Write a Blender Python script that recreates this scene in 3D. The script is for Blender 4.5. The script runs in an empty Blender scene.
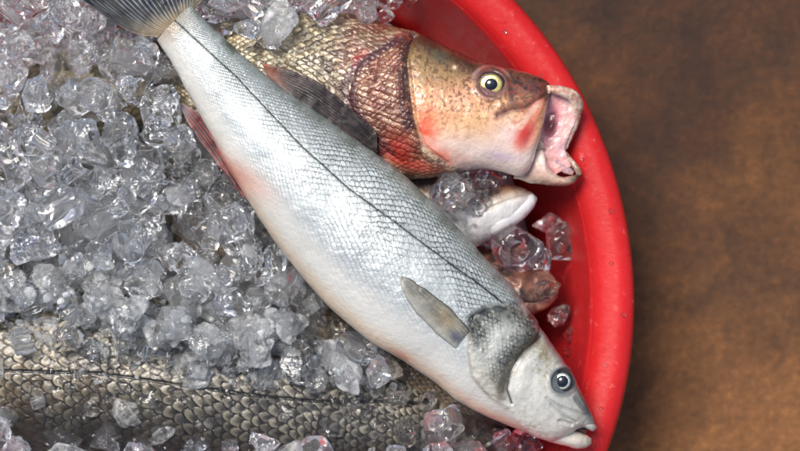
import bpy, math, random
import numpy as np
from mathutils import Vector, Matrix, Euler

# ------------------------------------------------------------------ camera, light, exposure
S = 0.0007          # metres per unit (one unit = one photo pixel at basin-rim height)
H = 3000.0          # camera height above the basin rim in units
sc = bpy.context.scene
col = sc.collection
cam = bpy.data.cameras.new('camera')
camo = bpy.data.objects.new('camera', cam); col.objects.link(camo)
camo.location = (0, 0, H*S); camo.rotation_euler = (0, 0, 0)
cam.sensor_width = 36; cam.lens = 36*H/800.0
cam.clip_start = 0.05; cam.clip_end = 100
cam.dof.use_dof = True; cam.dof.focus_distance = (H-80)*S; cam.dof.aperture_fstop = 5.0
sc.camera = camo

w = bpy.data.worlds.new('World'); sc.world = w; w.use_nodes = True
nt = w.node_tree; nt.nodes.clear()
sky = nt.nodes.new('ShaderNodeTexSky'); sky.sky_type = 'NISHITA'; sky.sun_disc = False
sky.sun_elevation = math.radians(64); sky.sun_rotation = math.radians(-38)
sky.air_density = 1.0; sky.dust_density = 3.0; sky.ozone_density = 1.0
bg = nt.nodes.new('ShaderNodeBackground'); bg.inputs['Strength'].default_value = 0.10
wo = nt.nodes.new('ShaderNodeOutputWorld')
nt.links.new(sky.outputs[0], bg.inputs[0]); nt.links.new(bg.outputs[0], wo.inputs[0])

sun = bpy.data.lights.new('sun', 'SUN'); sun.energy = 3.2; sun.angle = math.radians(22); sun.color = (1.0, 0.95, 0.875)
suno = bpy.data.objects.new('sun', sun); col.objects.link(suno)
el, az = math.radians(64), math.radians(-38)
sd = Vector((math.sin(az)*math.cos(el), math.cos(az)*math.cos(el), math.sin(el)))
suno.rotation_euler = sd.to_track_quat('Z', 'Y').to_euler()
sc.view_settings.view_transform = 'Standard'; sc.view_settings.look = 'None'
sc.view_settings.exposure = 0.38; sc.view_settings.gamma = 1.0
cy = sc.cycles
cy.max_bounces = 32; cy.transmission_bounces = 28; cy.glossy_bounces = 8; cy.diffuse_bounces = 10
cy.caustics_refractive = True; cy.caustics_reflective = True
cy.sample_clamp_indirect = 40.0; cy.blur_glossy = 0.5
cy.use_denoising = True

# ------------------------------------------------------------------ numeric helpers
rng = np.random.RandomState(7)
random.seed(7)

def P3(x, y, z, z0):
    k = (H - z0)/H
    return np.stack([(x-400.0)*k*S, (225.5-y)*k*S, z*S + np.zeros_like(x*1.0)], -1)

def _h(ix, iy, seed):
    n = (ix.astype(np.int64)*374761393 + iy.astype(np.int64)*668265263 + seed*974634777) & 0xffffffff
    n = ((n ^ (n >> 13))*1274126177) & 0xffffffff
    n = (n ^ (n >> 16)) & 0xffffffff
    return n/4294967295.0

def vn(x, y, seed=0):
    ix, iy = np.floor(x), np.floor(y)
    fx, fy = x-ix, y-iy
    fx = fx*fx*(3-2*fx); fy = fy*fy*(3-2*fy)
    a = _h(ix, iy, seed); b = _h(ix+1, iy, seed); c = _h(ix, iy+1, seed); d = _h(ix+1, iy+1, seed)
    return (a*(1-fx)+b*fx)*(1-fy) + (c*(1-fx)+d*fx)*fy

def fbm(x, y, sc_, seed=0, o=4):
    r = 0; a = 0.5; t = 0
    for k in range(o):
        r = r + a*vn(x/sc_*(2**k)+17.3*k, y/sc_*(2**k)-9.1*k, seed+k); t += a; a *= 0.5
    return r/t

def ss(a, b, x):
    t = np.clip((x-a)/(b-a), 0, 1); return t*t*(3-2*t)

def dpoly(x, y, pts, closed=False):
    d = np.full(np.shape(x), 1e9)
    n = len(pts)
    for i in range(n if closed else n-1):
        x0, y0 = pts[i]; x1, y1 = pts[(i+1) % n]
        vx, vy = x1-x0, y1-y0
        t = np.clip(((x-x0)*vx+(y-y0)*vy)/(vx*vx+vy*vy+1e-9), 0, 1)
        d = np.minimum(d, np.hypot(x-x0-t*vx, y-y0-t*vy))
    return d

def sdpoly(x, y, pts):
    d = dpoly(x, y, pts, True)
    ins = np.zeros(np.shape(x), bool); n = len(pts)
    for i in range(n):
        x0, y0 = pts[i]; x1, y1 = pts[(i+1) % n]
        if y0 == y1: continue
        c = ((y0 > y) != (y1 > y)) & (x < (x1-x0)*(y-y0)/(y1-y0)+x0)
        ins ^= c
    return np.where(ins, -d, d)

def blob(x, y, cx, cy_, rx, ry=None, ang=0):
    ry = ry or rx; a = math.radians(ang)
    dx, dy = x-cx, y-cy_
    u = dx*math.cos(a)+dy*math.sin(a); v = -dx*math.sin(a)+dy*math.cos(a)
    return np.exp(-((u/rx)**2+(v/ry)**2))

def mx(c, k, m):
    m = np.clip(m, 0, 1)[..., None]
    return c*(1-m) + np.array(k, float)*m

def lin(c):
    c = np.clip(c/255.0, 0, 1)
    return np.where(c <= 0.04045, c/12.92, ((c+0.055)/1.055)**2.4)

def cr(pts, n):
    """catmull-rom through rows of pts, n samples, even in index"""
    p = np.array(pts, float)
    if p.ndim == 1: p = p[:, None]
    K = len(p)
    q = np.vstack([2*p[0]-p[1], p, 2*p[-1]-p[-2]])
    s = np.linspace(0, K-1, n); i = np.minimum(s.astype(int), K-2); f = (s-i)[:, None]
    a, b, c, d = q[i], q[i+1], q[i+2], q[i+3]
    return 0.5*((2*b)+(-a+c)*f+(2*a-5*b+4*c-d)*f*f+(-a+3*b-3*c+d)*f**3)

def scales(u, v, pu=1.0, pv=1.0, ru=1.55, rv=0.62, pw=1.6):
    """overlapping scale tiles; u grows to the tail. returns height, edge, random"""
    best = np.zeros(u.shape, bool)
    hh = np.zeros(u.shape); ee = np.ones(u.shape); rr = np.zeros(u.shape)
    i0 = np.floor(u/pu)
    for di in (-2, -1, 0, 1, 2):
        i = i0+di
        off = 0.5*(np.mod(i, 2))
        j = np.round(v/pv-off)
        jx = (_h(i, j, 91)-0.5)*0.14; jy = (_h(i, j, 92)-0.5)*0.14
        du = (u-(i+jx)*pu)/(ru*pu); dv = (v-(j+off+jy)*pv)/(rv*pv)
        d = np.sqrt(du*du*np.where(du > 0, 1, 0.2) + np.abs(dv)**pw)
        m = (d < 1) & (~best)
        hh[m] = (0.5+0.5*du[m])*(1-d[m]**9)
        ee[m] = d[m]
        rr[m] = _h(i, j, 5)[m]
        best |= m
    return hh, ee, rr

# ------------------------------------------------------------------ object helpers
def link(o, parent=None):
    col.objects.link(o)
    if parent is not None: o.parent = parent
    return o

def tag(o, label=None, cat=None, group=None, kind=None):
    if label: o['label'] = label
    if cat: o['category'] = cat
    if group: o['group'] = group
    if kind: o['kind'] = kind
    return o

def empty(name, loc=(0, 0, 0)):
    o = bpy.data.objects.new(name, None); o.location = loc; o.empty_display_size = 0.02
    return link(o)

def mesh_np(name, V, F, mat, parent=None, C=None, smooth=True):
    V = np.ascontiguousarray(V, dtype=np.float32).reshape(-1, 3)
    me = bpy.data.meshes.new(name)
    me.vertices.add(len(V)); me.vertices.foreach_set('co', V.ravel())
    quads = np.ascontiguousarray(F, dtype=np.int32)
    k = quads.shape[1]
    me.loops.add(quads.size); me.loops.foreach_set('vertex_index', quads.ravel())
    me.polygons.add(len(quads))
    me.polygons.foreach_set('loop_start', np.arange(0, quads.size, k, dtype=np.int32))
    me.polygons.foreach_set('loop_total', np.full(len(quads), k, dtype=np.int32))
    me.polygons.foreach_set('use_smooth', np.full(len(quads), smooth, dtype=bool))
    me.update(calc_edges=True); me.validate()
    if C is not None:
        a = me.color_attributes.new('Col', 'FLOAT_COLOR', 'POINT')
        a.data.foreach_set('color', np.ascontiguousarray(C, dtype=np.float32).ravel())
    me.materials.append(mat)
    o = bpy.data.objects.new(name, me)
    if parent is not None:
        link(o, parent); o.location = -Vector(parent.location)
    else:
        link(o)
    return o

def grid_faces(n, m, wrap):
    i = np.arange(n-1)[:, None]; mm = m if wrap else m-1
    j = np.arange(mm)[None, :]; j2 = (j+1) % m
    return np.stack([i*m+j, i*m+j2, (i+1)*m+j2, (i+1)*m+j], -1).reshape(-1, 4)

def loft(name, A, B, T, Z, z0, mat, parent=None, step=0.8, nbot=24, p=1.0, rows=24, wref=None,
         disp=None, colf=None, drape=None, lift=3.0, ret=False, tpow=8, cut=None):
    """closed skin between the two outline curves A (t=+1) and B (t=-1); T half thickness, Z mid height"""
    A = cr(A, 400); B = cr(B, 400); T_ = cr(T, 400)[:, 0]; Z_ = cr(Z, 400)[:, 0]
    mid = (A+B)/2
    sl = np.concatenate([[0], np.cumsum(np.hypot(*np.diff(mid, axis=0).T)+1e-6)])
    L = sl[-1]; nS = max(6, int(L/step)); g = np.linspace(0, L, nS)
    f = lambda a: np.interp(g, sl, a)
    Ax, Ay, Bx, By, Tt, Zz = f(A[:, 0]), f(A[:, 1]), f(B[:, 0]), f(B[:, 1]), f(T_), f(Z_)
    W = np.hypot(Ax-Bx, Ay-By); wmax = W.max()
    nT = max(8, int(wmax*1.35/step))
    th = np.concatenate([np.linspace(0, math.pi, nT), np.linspace(math.pi, 2*math.pi, nbot+2)[1:-1]])
    c, s_ = np.cos(th)[None, :], np.sin(th)[None, :]
    x = (Ax+Bx)[:, None]/2 + c*(Ax-Bx)[:, None]/2
    y = (Ay+By)[:, None]/2 + c*(Ay-By)[:, None]/2
    sn = np.sign(s_)*np.abs(s_)**p
    if drape is None:
        z = Zz[:, None] + Tt[:, None]*sn
    else:
        e = (np.abs(np.linspace(-1, 1, nS))[:, None])
        prof = np.clip(1-np.abs(c)**tpow, 0, 1)**0.5*np.clip(1-e**10, 0, 1)**0.5
        z = drape(x, y) + np.where(s_ >= 0, Tt[:, None]*prof*lift-1.2, -3.0)
    wr = wref or wmax
    u = np.concatenate([[0], np.cumsum(np.diff(g)*wr/np.maximum((W[1:]+W[:-1])/2, wr*0.22))])
    pu = wr*1.2/rows                         # row pitch in the middle of the side
    U = (u/pu)[:, None] + 0*x
    V = (th/math.pi*rows)[None, :] + 0*x
    t = c + 0*x; sg = (g/L)[:, None] + 0*x
    top = (s_ > -0.2) + 0*x
    Pn = P3(x, y, z, z0)
    if disp is not None:
        h = disp(x, y, t, sg, U, V)*S
        du = np.gradient(Pn, axis=0); dv = np.empty_like(Pn)
        dv = np.roll(Pn, -1, 1)-np.roll(Pn, 1, 1)
        N = np.cross(du, dv); N /= (np.linalg.norm(N, axis=-1, keepdims=True)+1e-12)
        if N[nS//2, nT//2, 2] < 0: N = -N
        Pn = Pn + N*h[..., None]
    C = None
    if colf is not None:
        c4 = colf(x, y, t, sg, U, V)
        C = np.concatenate([lin(c4[..., :3])*0.86, c4[..., 3:4]], -1).reshape(-1, 4)
    nn = len(th)
    F = grid_faces(nS, nn, True)
    Vv = Pn.reshape(-1, 3)
    # end caps: a fan to the centre as quads
    c0 = Pn[0].mean(0); c1 = Pn[-1].mean(0)
    Vv = np.vstack([Vv, c0, c1]); ic0 = len(Vv)-2; ic1 = len(Vv)-1
    if C is not None: C = np.vstack([C, C[:1], C[(nS-1)*nn:(nS-1)*nn+1]])
    ev = nn-(nn % 2); j = np.arange(0, ev, 2)
    f0 = np.stack([np.full_like(j, ic0), (j+2) % nn, (j+1) % nn, j], -1)
    b = (nS-1)*nn
    f1 = np.stack([np.full_like(j, ic1), b+j, b+(j+1) % nn, b+(j+2) % nn], -1)
    o = mesh_np(name, Vv, np.vstack([F, f0, f1]), mat, parent, C)
    o['_s'] = 1; del o['_s']
    if ret:
        return o, sampler(x, y, Pn[..., 2]/S, z0)
    return o

GX0, GY0, GS, GN, GM = -260, -180, 2.0, 480, 480
def sampler(x, y, z, z0):
    k = (H-z0)/H
    g = np.full((GN, GM), -1e3)
    i = np.clip(((y-GY0)/GS).round().astype(int), 0, GN-1); j = np.clip(((x-GX0)/GS).round().astype(int), 0, GM-1)
    np.maximum.at(g, (i.ravel(), j.ravel()), z.ravel())
    gf = g.copy()
    for _ in range(3):                       # grow outwards a little so edges stay defined
        n = np.maximum.reduce([np.roll(gf, 1, 0), np.roll(gf, -1, 0), np.roll(gf, 1, 1), np.roll(gf, -1, 1)])
        gf = np.where(gf < -900, n, gf)
    gs = gf.copy()
    for _ in range(2):
        gs = np.where(gs > -900, (gs+np.maximum(np.roll(gs, 1, 0), gs-8)+np.maximum(np.roll(gs, -1, 0), gs-8)+np.maximum(np.roll(gs, 1, 1), gs-8)+np.maximum(np.roll(gs, -1, 1), gs-8))/5, gs)
    def f(X, Y):
        a = np.clip((Y-GY0)/GS, 0, GN-2); b = np.clip((X-GX0)/GS, 0, GM-2)
        i, j = a.astype(int), b.astype(int); fa, fb = a-i, b-j
        return (gs[i, j]*(1-fb)+gs[i, j+1]*fb)*(1-fa)+(gs[i+1, j]*(1-fb)+gs[i+1, j+1]*fb)*fa
    f.grid = g
    return f

# ------------------------------------------------------------------ materials
def newmat(name):
    m = bpy.data.materials.new(name); m.use_nodes = True
    n = m.node_tree.nodes; n.clear()
    out = n.new('ShaderNodeOutputMaterial'); pb = n.new('ShaderNodeBsdfPrincipled')
    m.node_tree.links.new(pb.outputs[0], out.inputs[0])
    return m, m.node_tree, pb, out

def N(nt, typ, **kw):
    n = nt.nodes.new(typ)
    for k, v in kw.items():
        if hasattr(n, k): setattr(n, k, v)
        else: n.inputs[k].default_value = v
    return n

def noise(nt, scale, detail=4, rough=0.55, dist=0.0, coord='Object', vec=None):
    t = nt.nodes.new('ShaderNodeTexNoise'); t.inputs['Scale'].default_value = scale
    t.inputs['Detail'].default_value = detail; t.inputs['Roughness'].default_value = rough
    t.inputs['Distortion'].default_value = dist
    if vec is None:
        tc = nt.nodes.new('ShaderNodeTexCoord'); vec = tc.outputs[coord]
    nt.links.new(vec, t.inputs['Vector'])
    return t

def ramp(nt, fac, stops):
    r = nt.nodes.new('ShaderNodeValToRGB'); e = r.color_ramp.elements
    while len(e) < len(stops): e.new(0.5)
    for k, (p, c) in enumerate(stops):
        e[k].position = p; e[k].color = (c, c, c, 1) if not isinstance(c, tuple) else (*c, 1)
    nt.links.new(fac, r.inputs[0]); return r

def bump(nt, h, strength, dist, prev=None):
    b = nt.nodes.new('ShaderNodeBump'); b.inputs['Strength'].default_value = strength; b.inputs['Distance'].default_value = dist
    nt.links.new(h, b.inputs['Height'])
    if prev is not None: nt.links.new(prev, b.inputs['Normal'])
    return b.outputs[0]

def skin_mat(name, rough=0.38, coat=0.5, nb=1.0, sss=0.0, metal=1.0, fine=1500):
    m, nt, pb, out = newmat(name); L = nt.links.new
    a = N(nt, 'ShaderNodeAttribute', attribute_name='Col')
    nz = noise(nt, 2600, 3); r = ramp(nt, nz.outputs[0], [(0.25, 0.80), (0.75, 1.12)])
    mm = N(nt, 'ShaderNodeMix', data_type='RGBA', blend_type='MULTIPLY'); mm.inputs[0].default_value = 0.55
    L(a.outputs['Color'], mm.inputs[6]); L(r.outputs[0], mm.inputs[7]); L(mm.outputs[2], pb.inputs['Base Color'])
    ma = N(nt, 'ShaderNodeMath', operation='MULTIPLY'); ma.inputs[1].default_value = metal
    L(a.outputs['Alpha'], ma.inputs[0]); L(ma.outputs[0], pb.inputs['Metallic'])
    rn = noise(nt, 320, 5); rr = ramp(nt, rn.outputs[0], [(0.3, rough*0.7), (0.75, rough*1.35)])
    L(rr.outputs[0], pb.inputs['Roughness'])
    b1 = noise(nt, fine, 4); b2 = noise(nt, 260, 4)
    n1 = bump(nt, b1.outputs[0], 0.35*nb, 0.0006); n2 = bump(nt, b2.outputs[0], 0.35*nb, 0.0015, n1)
    L(n2, pb.inputs['Normal'])
    pb.inputs['Coat Weight'].default_value = coat; pb.inputs['Coat Roughness'].default_value = 0.12; pb.inputs['Coat IOR'].default_value = 1.35
    L(bump(nt, b2.outputs[0], 0.5, 0.0012), pb.inputs['Coat Normal'])
    if sss:
        pb.inputs['Subsurface Weight'].default_value = sss
        pb.inputs['Subsurface Radius'].default_value = (0.006, 0.003, 0.002); pb.inputs['Subsurface Scale'].default_value = 1
    return m

M_skin = skin_mat('fish_skin', rough=0.36, coat=0.5, metal=0.85)
M_flesh = skin_mat('fish_head_skin', rough=0.3, coat=0.9, nb=1.1, sss=0.06)
M_dark = skin_mat('dark_fish_skin', rough=0.36, coat=0.8)
M_fin = skin_mat('fin_membrane', rough=0.4, coat=0.5, nb=0.7)
M_film = skin_mat('thin_fin_membrane', rough=0.35, coat=0.5, nb=0.5)
M_film.node_tree.nodes['Principled BSDF'].inputs['Alpha'].default_value = 0.66
M_mouth = skin_mat('mouth_lining', rough=0.22, coat=1.0, nb=1.0, sss=0.3)

def plain(name, rgb, rough=0.2, coat=0.0, **kw):
    m, nt, pb, out = newmat(name)
    nz = noise(nt, 900, 3)
    r = ramp(nt, nz.outputs[0], [(0.3, tuple(c*0.75 for c in rgb)), (0.7, tuple(min(1, c*1.2) for c in rgb))])
    nt.links.new(r.outputs[0], pb.inputs['Base Color'])
    pb.inputs['Roughness'].default_value = rough; pb.inputs['Coat Weight'].default_value = coat
    pb.inputs['Coat Roughness'].default_value = 0.03
    return m
M_pupil = plain('pupil_black', (0.006, 0.009, 0.016), 0.08, 1.0)

def ice_mat(name, frost=0.25, rough=0.06, tint=(0.99, 0.996, 1.0)):
    m, nt, pb, out = newmat(name); L = nt.links.new
    tc = N(nt, 'ShaderNodeTexCoord'); oi = N(nt, 'ShaderNodeObjectInfo')
    ad = N(nt, 'ShaderNodeVectorMath', operation='ADD'); L(tc.outputs['Object'], ad.inputs[0])
    cb = N(nt, 'ShaderNodeCombineXYZ'); L(oi.outputs['Random'], cb.inputs[0]); L(oi.outputs['Random'], cb.inputs[2]); L(cb.outputs[0], ad.inputs[1])
    v = ad.outputs[0]
    pb.inputs['Base Color'].default_value = (*tint, 1)
    pb.inputs['Transmission Weight'].default_value = 1; pb.inputs['IOR'].default_value = 1.31
    n1 = noise(nt, 150, 4, vec=v, dist=0.6); rr = ramp(nt, n1.outputs[0], [(0.35, rough*0.2), (0.7, rough*2.6)])
    L(rr.outputs[0], pb.inputs['Roughness'])
    n2 = noise(nt, 110, 3, vec=v, dist=1.0); n3 = noise(nt, 420, 4, vec=v)
    nn = bump(nt, n3.outputs[0], 0.16, 0.0012, bump(nt, n2.outputs[0], 0.45, 0.004))
    L(nn, pb.inputs['Normal'])
    # milky frost: white scattering in patches, also put in to brighten the ice
    fr = N(nt, 'ShaderNodeBsdfPrincipled'); fr.inputs['Base Color'].default_value = (0.92, 0.94, 0.95, 1)
    fr.inputs['Roughness'].default_value = 0.3; L(nn, fr.inputs['Normal'])
    tr = N(nt, 'ShaderNodeBsdfTranslucent'); tr.inputs[0].default_value = (0.93, 0.95, 0.97, 1)
    m1 = N(nt, 'ShaderNodeMixShader'); m1.inputs[0].default_value = 0.55; L(fr.outputs[0], m1.inputs[1]); L(tr.outputs[0], m1.inputs[2])
    n4 = noise(nt, 90, 6, 0.65, vec=v, dist=1.5)
    fm = ramp(nt, n4.outputs[0], [(0.42, frost*0.35), (0.66, min(1, frost*2.2))])
    m2 = N(nt, 'ShaderNodeMixShader'); L(fm.outputs[0], m2.inputs[0]); L(pb.outputs[0], m2.inputs[1]); L(m1.outputs[0], m2.inputs[2])
    L(m2.outputs[0], out.inputs[0])
    return m
M_ice = ice_mat('clear_ice', 0.03, 0.012)
M_ice2 = ice_mat('cloudy_ice', 0.075, 0.02)
M_milk = ice_mat('milky_ice', 0.27, 0.10)
M_clear = ice_mat('wet_ice', 0.02, 0.02)
M_frost = ice_mat('frosty_crushed_ice', 0.5, 0.2)

# floor: rusty brown ground
m, nt_, pb, out = newmat('brown_ground'); M_floor = m; L = nt_.links.new
a = noise(nt_, 5.0, 8, 0.66, 0.5); b = noise(nt_, 22, 8, 0.68, 0.4); c = noise(nt_, 160, 5, 0.7)
r1 = ramp(nt_, a.outputs[0], [(0.38, (0.022, 0.006, 0.001)), (0.50, (0.058, 0.018, 0.003)), (0.68, (0.12, 0.045, 0.009))])
r2 = ramp(nt_, b.outputs[0], [(0.3, 0.45), (0.7, 1.35)]); r3 = ramp(nt_, c.outputs[0], [(0.3, 0.6), (0.55, 0.95), (0.74, 1.5)])
q = N(nt_, 'ShaderNodeMix', data_type='RGBA', blend_type='MULTIPLY'); q.inputs[0].default_value = 1
L(r1.outputs[0], q.inputs[6]); L(r2.outputs[0], q.inputs[7])
q2 = N(nt_, 'ShaderNodeMix', data_type='RGBA', blend_type='MULTIPLY'); q2.inputs[0].default_value = 1
L(q.outputs[2], q2.inputs[6]); L(r3.outputs[0], q2.inputs[7]); 
# sandy dust towards the lower part
tc = N(nt_, 'ShaderNodeTexCoord'); sx = N(nt_, 'ShaderNodeSeparateXYZ'); L(tc.outputs['Object'], sx.inputs[0])
mp = N(nt_, 'ShaderNodeMapRange'); mp.inputs[1].default_value = 0.06; mp.inputs[2].default_value = -0.16; mp.inputs[3].default_value = 0; mp.inputs[4].default_value = 1
L(sx.outputs[1], mp.inputs[0])
mu = N(nt_, 'ShaderNodeMath', operation='MULTIPLY'); L(mp.outputs[0], mu.inputs[0])
dr = ramp(nt_, b.outputs[0], [(0.28, 0.25), (0.62, 0.95)]); L(dr.outputs[0], mu.inputs[1])
q3 = N(nt_, 'ShaderNodeMix', data_type='RGBA', blend_type='MIX'); L(mu.outputs[0], q3.inputs[0]); L(q2.outputs[2], q3.inputs[6])
q4 = N(nt_, 'ShaderNodeMix', data_type='RGBA', blend_type='MULTIPLY'); q4.inputs[0].default_value = 1; q4.inputs[6].default_value = (0.23, 0.094, 0.027, 1)
L(r3.outputs[0], q4.inputs[7]); L(q4.outputs[2], q3.inputs[7])
L(q3.outputs[2], pb.inputs['Base Color']); pb.inputs['Roughness'].default_value = 0.8
L(bump(nt_, c.outputs[0], 0.5, 0.003, bump(nt_, b.outputs[0], 0.25, 0.006)), pb.inputs['Normal'])

# red plastic
m, nt_, pb, out = newmat('red_plastic'); M_red = m; L = nt_.links.new
a = noise(nt_, 9, 5, 0.6); b = noise(nt_, 130, 6, 0.7); v = N(nt_, 'ShaderNodeTexVoronoi', Scale=95.0)
tc = N(nt_, 'ShaderNodeTexCoord'); L(tc.outputs['Object'], v.inputs['Vector'])
r1 = ramp(nt_, a.outputs[0], [(0.3, (0.42, 0.010, 0.012)), (0.7, (0.54, 0.018, 0.020))])
sp = ramp(nt_, b.outputs[0], [(0.60, 0.0), (0.74, 0.5)])
q = N(nt_, 'ShaderNodeMix', data_type='RGBA'); L(sp.outputs[0], q.inputs[0]); L(r1.outputs[0], q.inputs[6]); q.inputs[7].default_value = (0.75, 0.22, 0.2, 1)
sp2 = ramp(nt_, b.outputs[0], [(0.27, 0.8), (0.36, 0.0)])
q2 = N(nt_, 'ShaderNodeMix', data_type='RGBA'); L(sp2.outputs[0], q2.inputs[0]); L(q.outputs[2], q2.inputs[6]); q2.inputs[7].default_value = (0.22, 0.01, 0.01, 1)
L(q2.outputs[2], pb.inputs['Base Color'])
rr = ramp(nt_, b.outputs[0], [(0.35, 0.25), (0.6, 0.5)])
pb.inputs['Specular IOR Level'].default_value = 0.25; L(rr.outputs[0], pb.inputs['Roughness'])
pb.inputs['Subsurface Weight'].default_value = 0.1; pb.inputs['Subsurface Radius'].default_value = (0.01, 0.002, 0.002)
L(bump(nt_, b.outputs[0], 0.16, 0.002, bump(nt_, a.outputs[0], 0.12, 0.01)), pb.inputs['Normal'])

# slush under the cubes: pale to brighten them, dark gaps painted into its colour
m, nt_, pb, out = newmat('grey_slush'); M_slush = m; L = nt_.links.new
a = noise(nt_, 60, 7, 0.7, 0.8)
r1 = ramp(nt_, a.outputs[0], [(0.34, (0.04, 0.04, 0.045)), (0.44, (0.50, 0.51, 0.53)), (0.65, (0.85, 0.87, 0.88))])
L(r1.outputs[0], pb.inputs['Base Color']); pb.inputs['Roughness'].default_value = 0.2
L(bump(nt_, a.outputs[0], 0.8, 0.01), pb.inputs['Normal'])

# ------------------------------------------------------------------ floor and basin
zf = -232
n = 60
gx = np.linspace(-3, 3, n); X, Y = np.meshgrid(gx, gx)
fl = mesh_np('ground', np.stack([X, Y, X*0+zf*S], -1), grid_faces(n, n, False), M_floor)
tag(fl, kind='structure')

BC = (196.0, 300.0)
basin = empty('basin', tuple(P3(np.array(BC[0]), np.array(BC[1]), np.array(-229.0), 0).tolist()))
tag(basin, 'round red plastic basin with a thick rolled rim, full of ice and fish', 'basin')
def lathe(name, prof, mat, parent, seg=360):
    pr = cr(prof, len(prof)*6)
    a = np.linspace(0, 2*math.pi, seg, endpoint=False)
    r = pr[:, 0][:, None]; z = pr[:, 1][:, None]
    wob = 1+0.0016*np.sin(3*a+1)[None, :]+0.001*np.sin(7*a)[None, :]
    x = BC[0]+r*wob*np.cos(a)[None, :]; y = BC[1]+r*wob*np.sin(a)[None, :]*0.999
    return mesh_np(name, P3(x, y, z+0*x, 0), grid_faces(len(pr), seg, True), mat, parent)
lathe('rim', [(431, -24), (434, -30), (438, -28), (439, -16), (437, -7), (431, -1.5), (423, 0.5), (413, -1), (405, -4), (400, -8), (396.5, -13), (394, -18)], M_red, basin)
lathe('bowl', [(430, -25), (424, -22), (412, -22), (402, -26), (372, -120), (342, -218), (330, -228), (200, -228.5), (2, -228.5),
               (2, -223), (200, -223), (322, -222), (336, -210), (366, -118), (384, -54), (390, -32), (394.5, -16), (398, -11.5)], M_red, basin)

# ------------------------------------------------------------------ THE SILVER FISH
mA = [(192, 4), (215, 29), (250, 63), (290, 94), (330, 122), (373, 152), (412, 182), (450, 220), (483, 256), (512, 287), (534, 317), (554, 346), (572, 373), (586, 399), (595, 418), (598, 427)]
mB = [(156, 41), (185, 87), (212, 138), (238, 184), (272, 238), (312, 288), (356, 328), (398, 358), (434, 384), (466, 407), (497, 422), (525, 434), (549, 442), (566, 440), (581, 431), (596, 431)]
mT = [15, 22, 30, 36, 41, 45, 47, 47, 46, 43, 40, 36, 30, 22, 13, 4]
mZ = [70, 70, 71, 72, 74, 75, 75, 73, 70, 65, 60, 54, 48, 43, 39, 37]
MZ0 = 72
LAT = [(165, 12), (180, 25), (200, 43), (240, 80), (270, 112), (305, 149), (350, 189), (395, 222), (425, 245), (450, 264), (478, 283), (500, 300), (508, 308)]
HEADP = [(514, 304), (490, 303), (474, 311), (467, 328), (466, 345), (470, 374), (488, 396), (515, 418), (560, 470), (640, 470), (640, 300), (532, 302)]
def wrp(u, v, x, y, a=0.9):
    return u+a*(fbm(x, y, 42, 511)-0.5)*2+0.25*(fbm(x, y, 9, 513)-0.5), v+a*(fbm(x, y, 42, 512)-0.5)*2+0.25*(fbm(x, y, 9, 514)-0.5)
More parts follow.
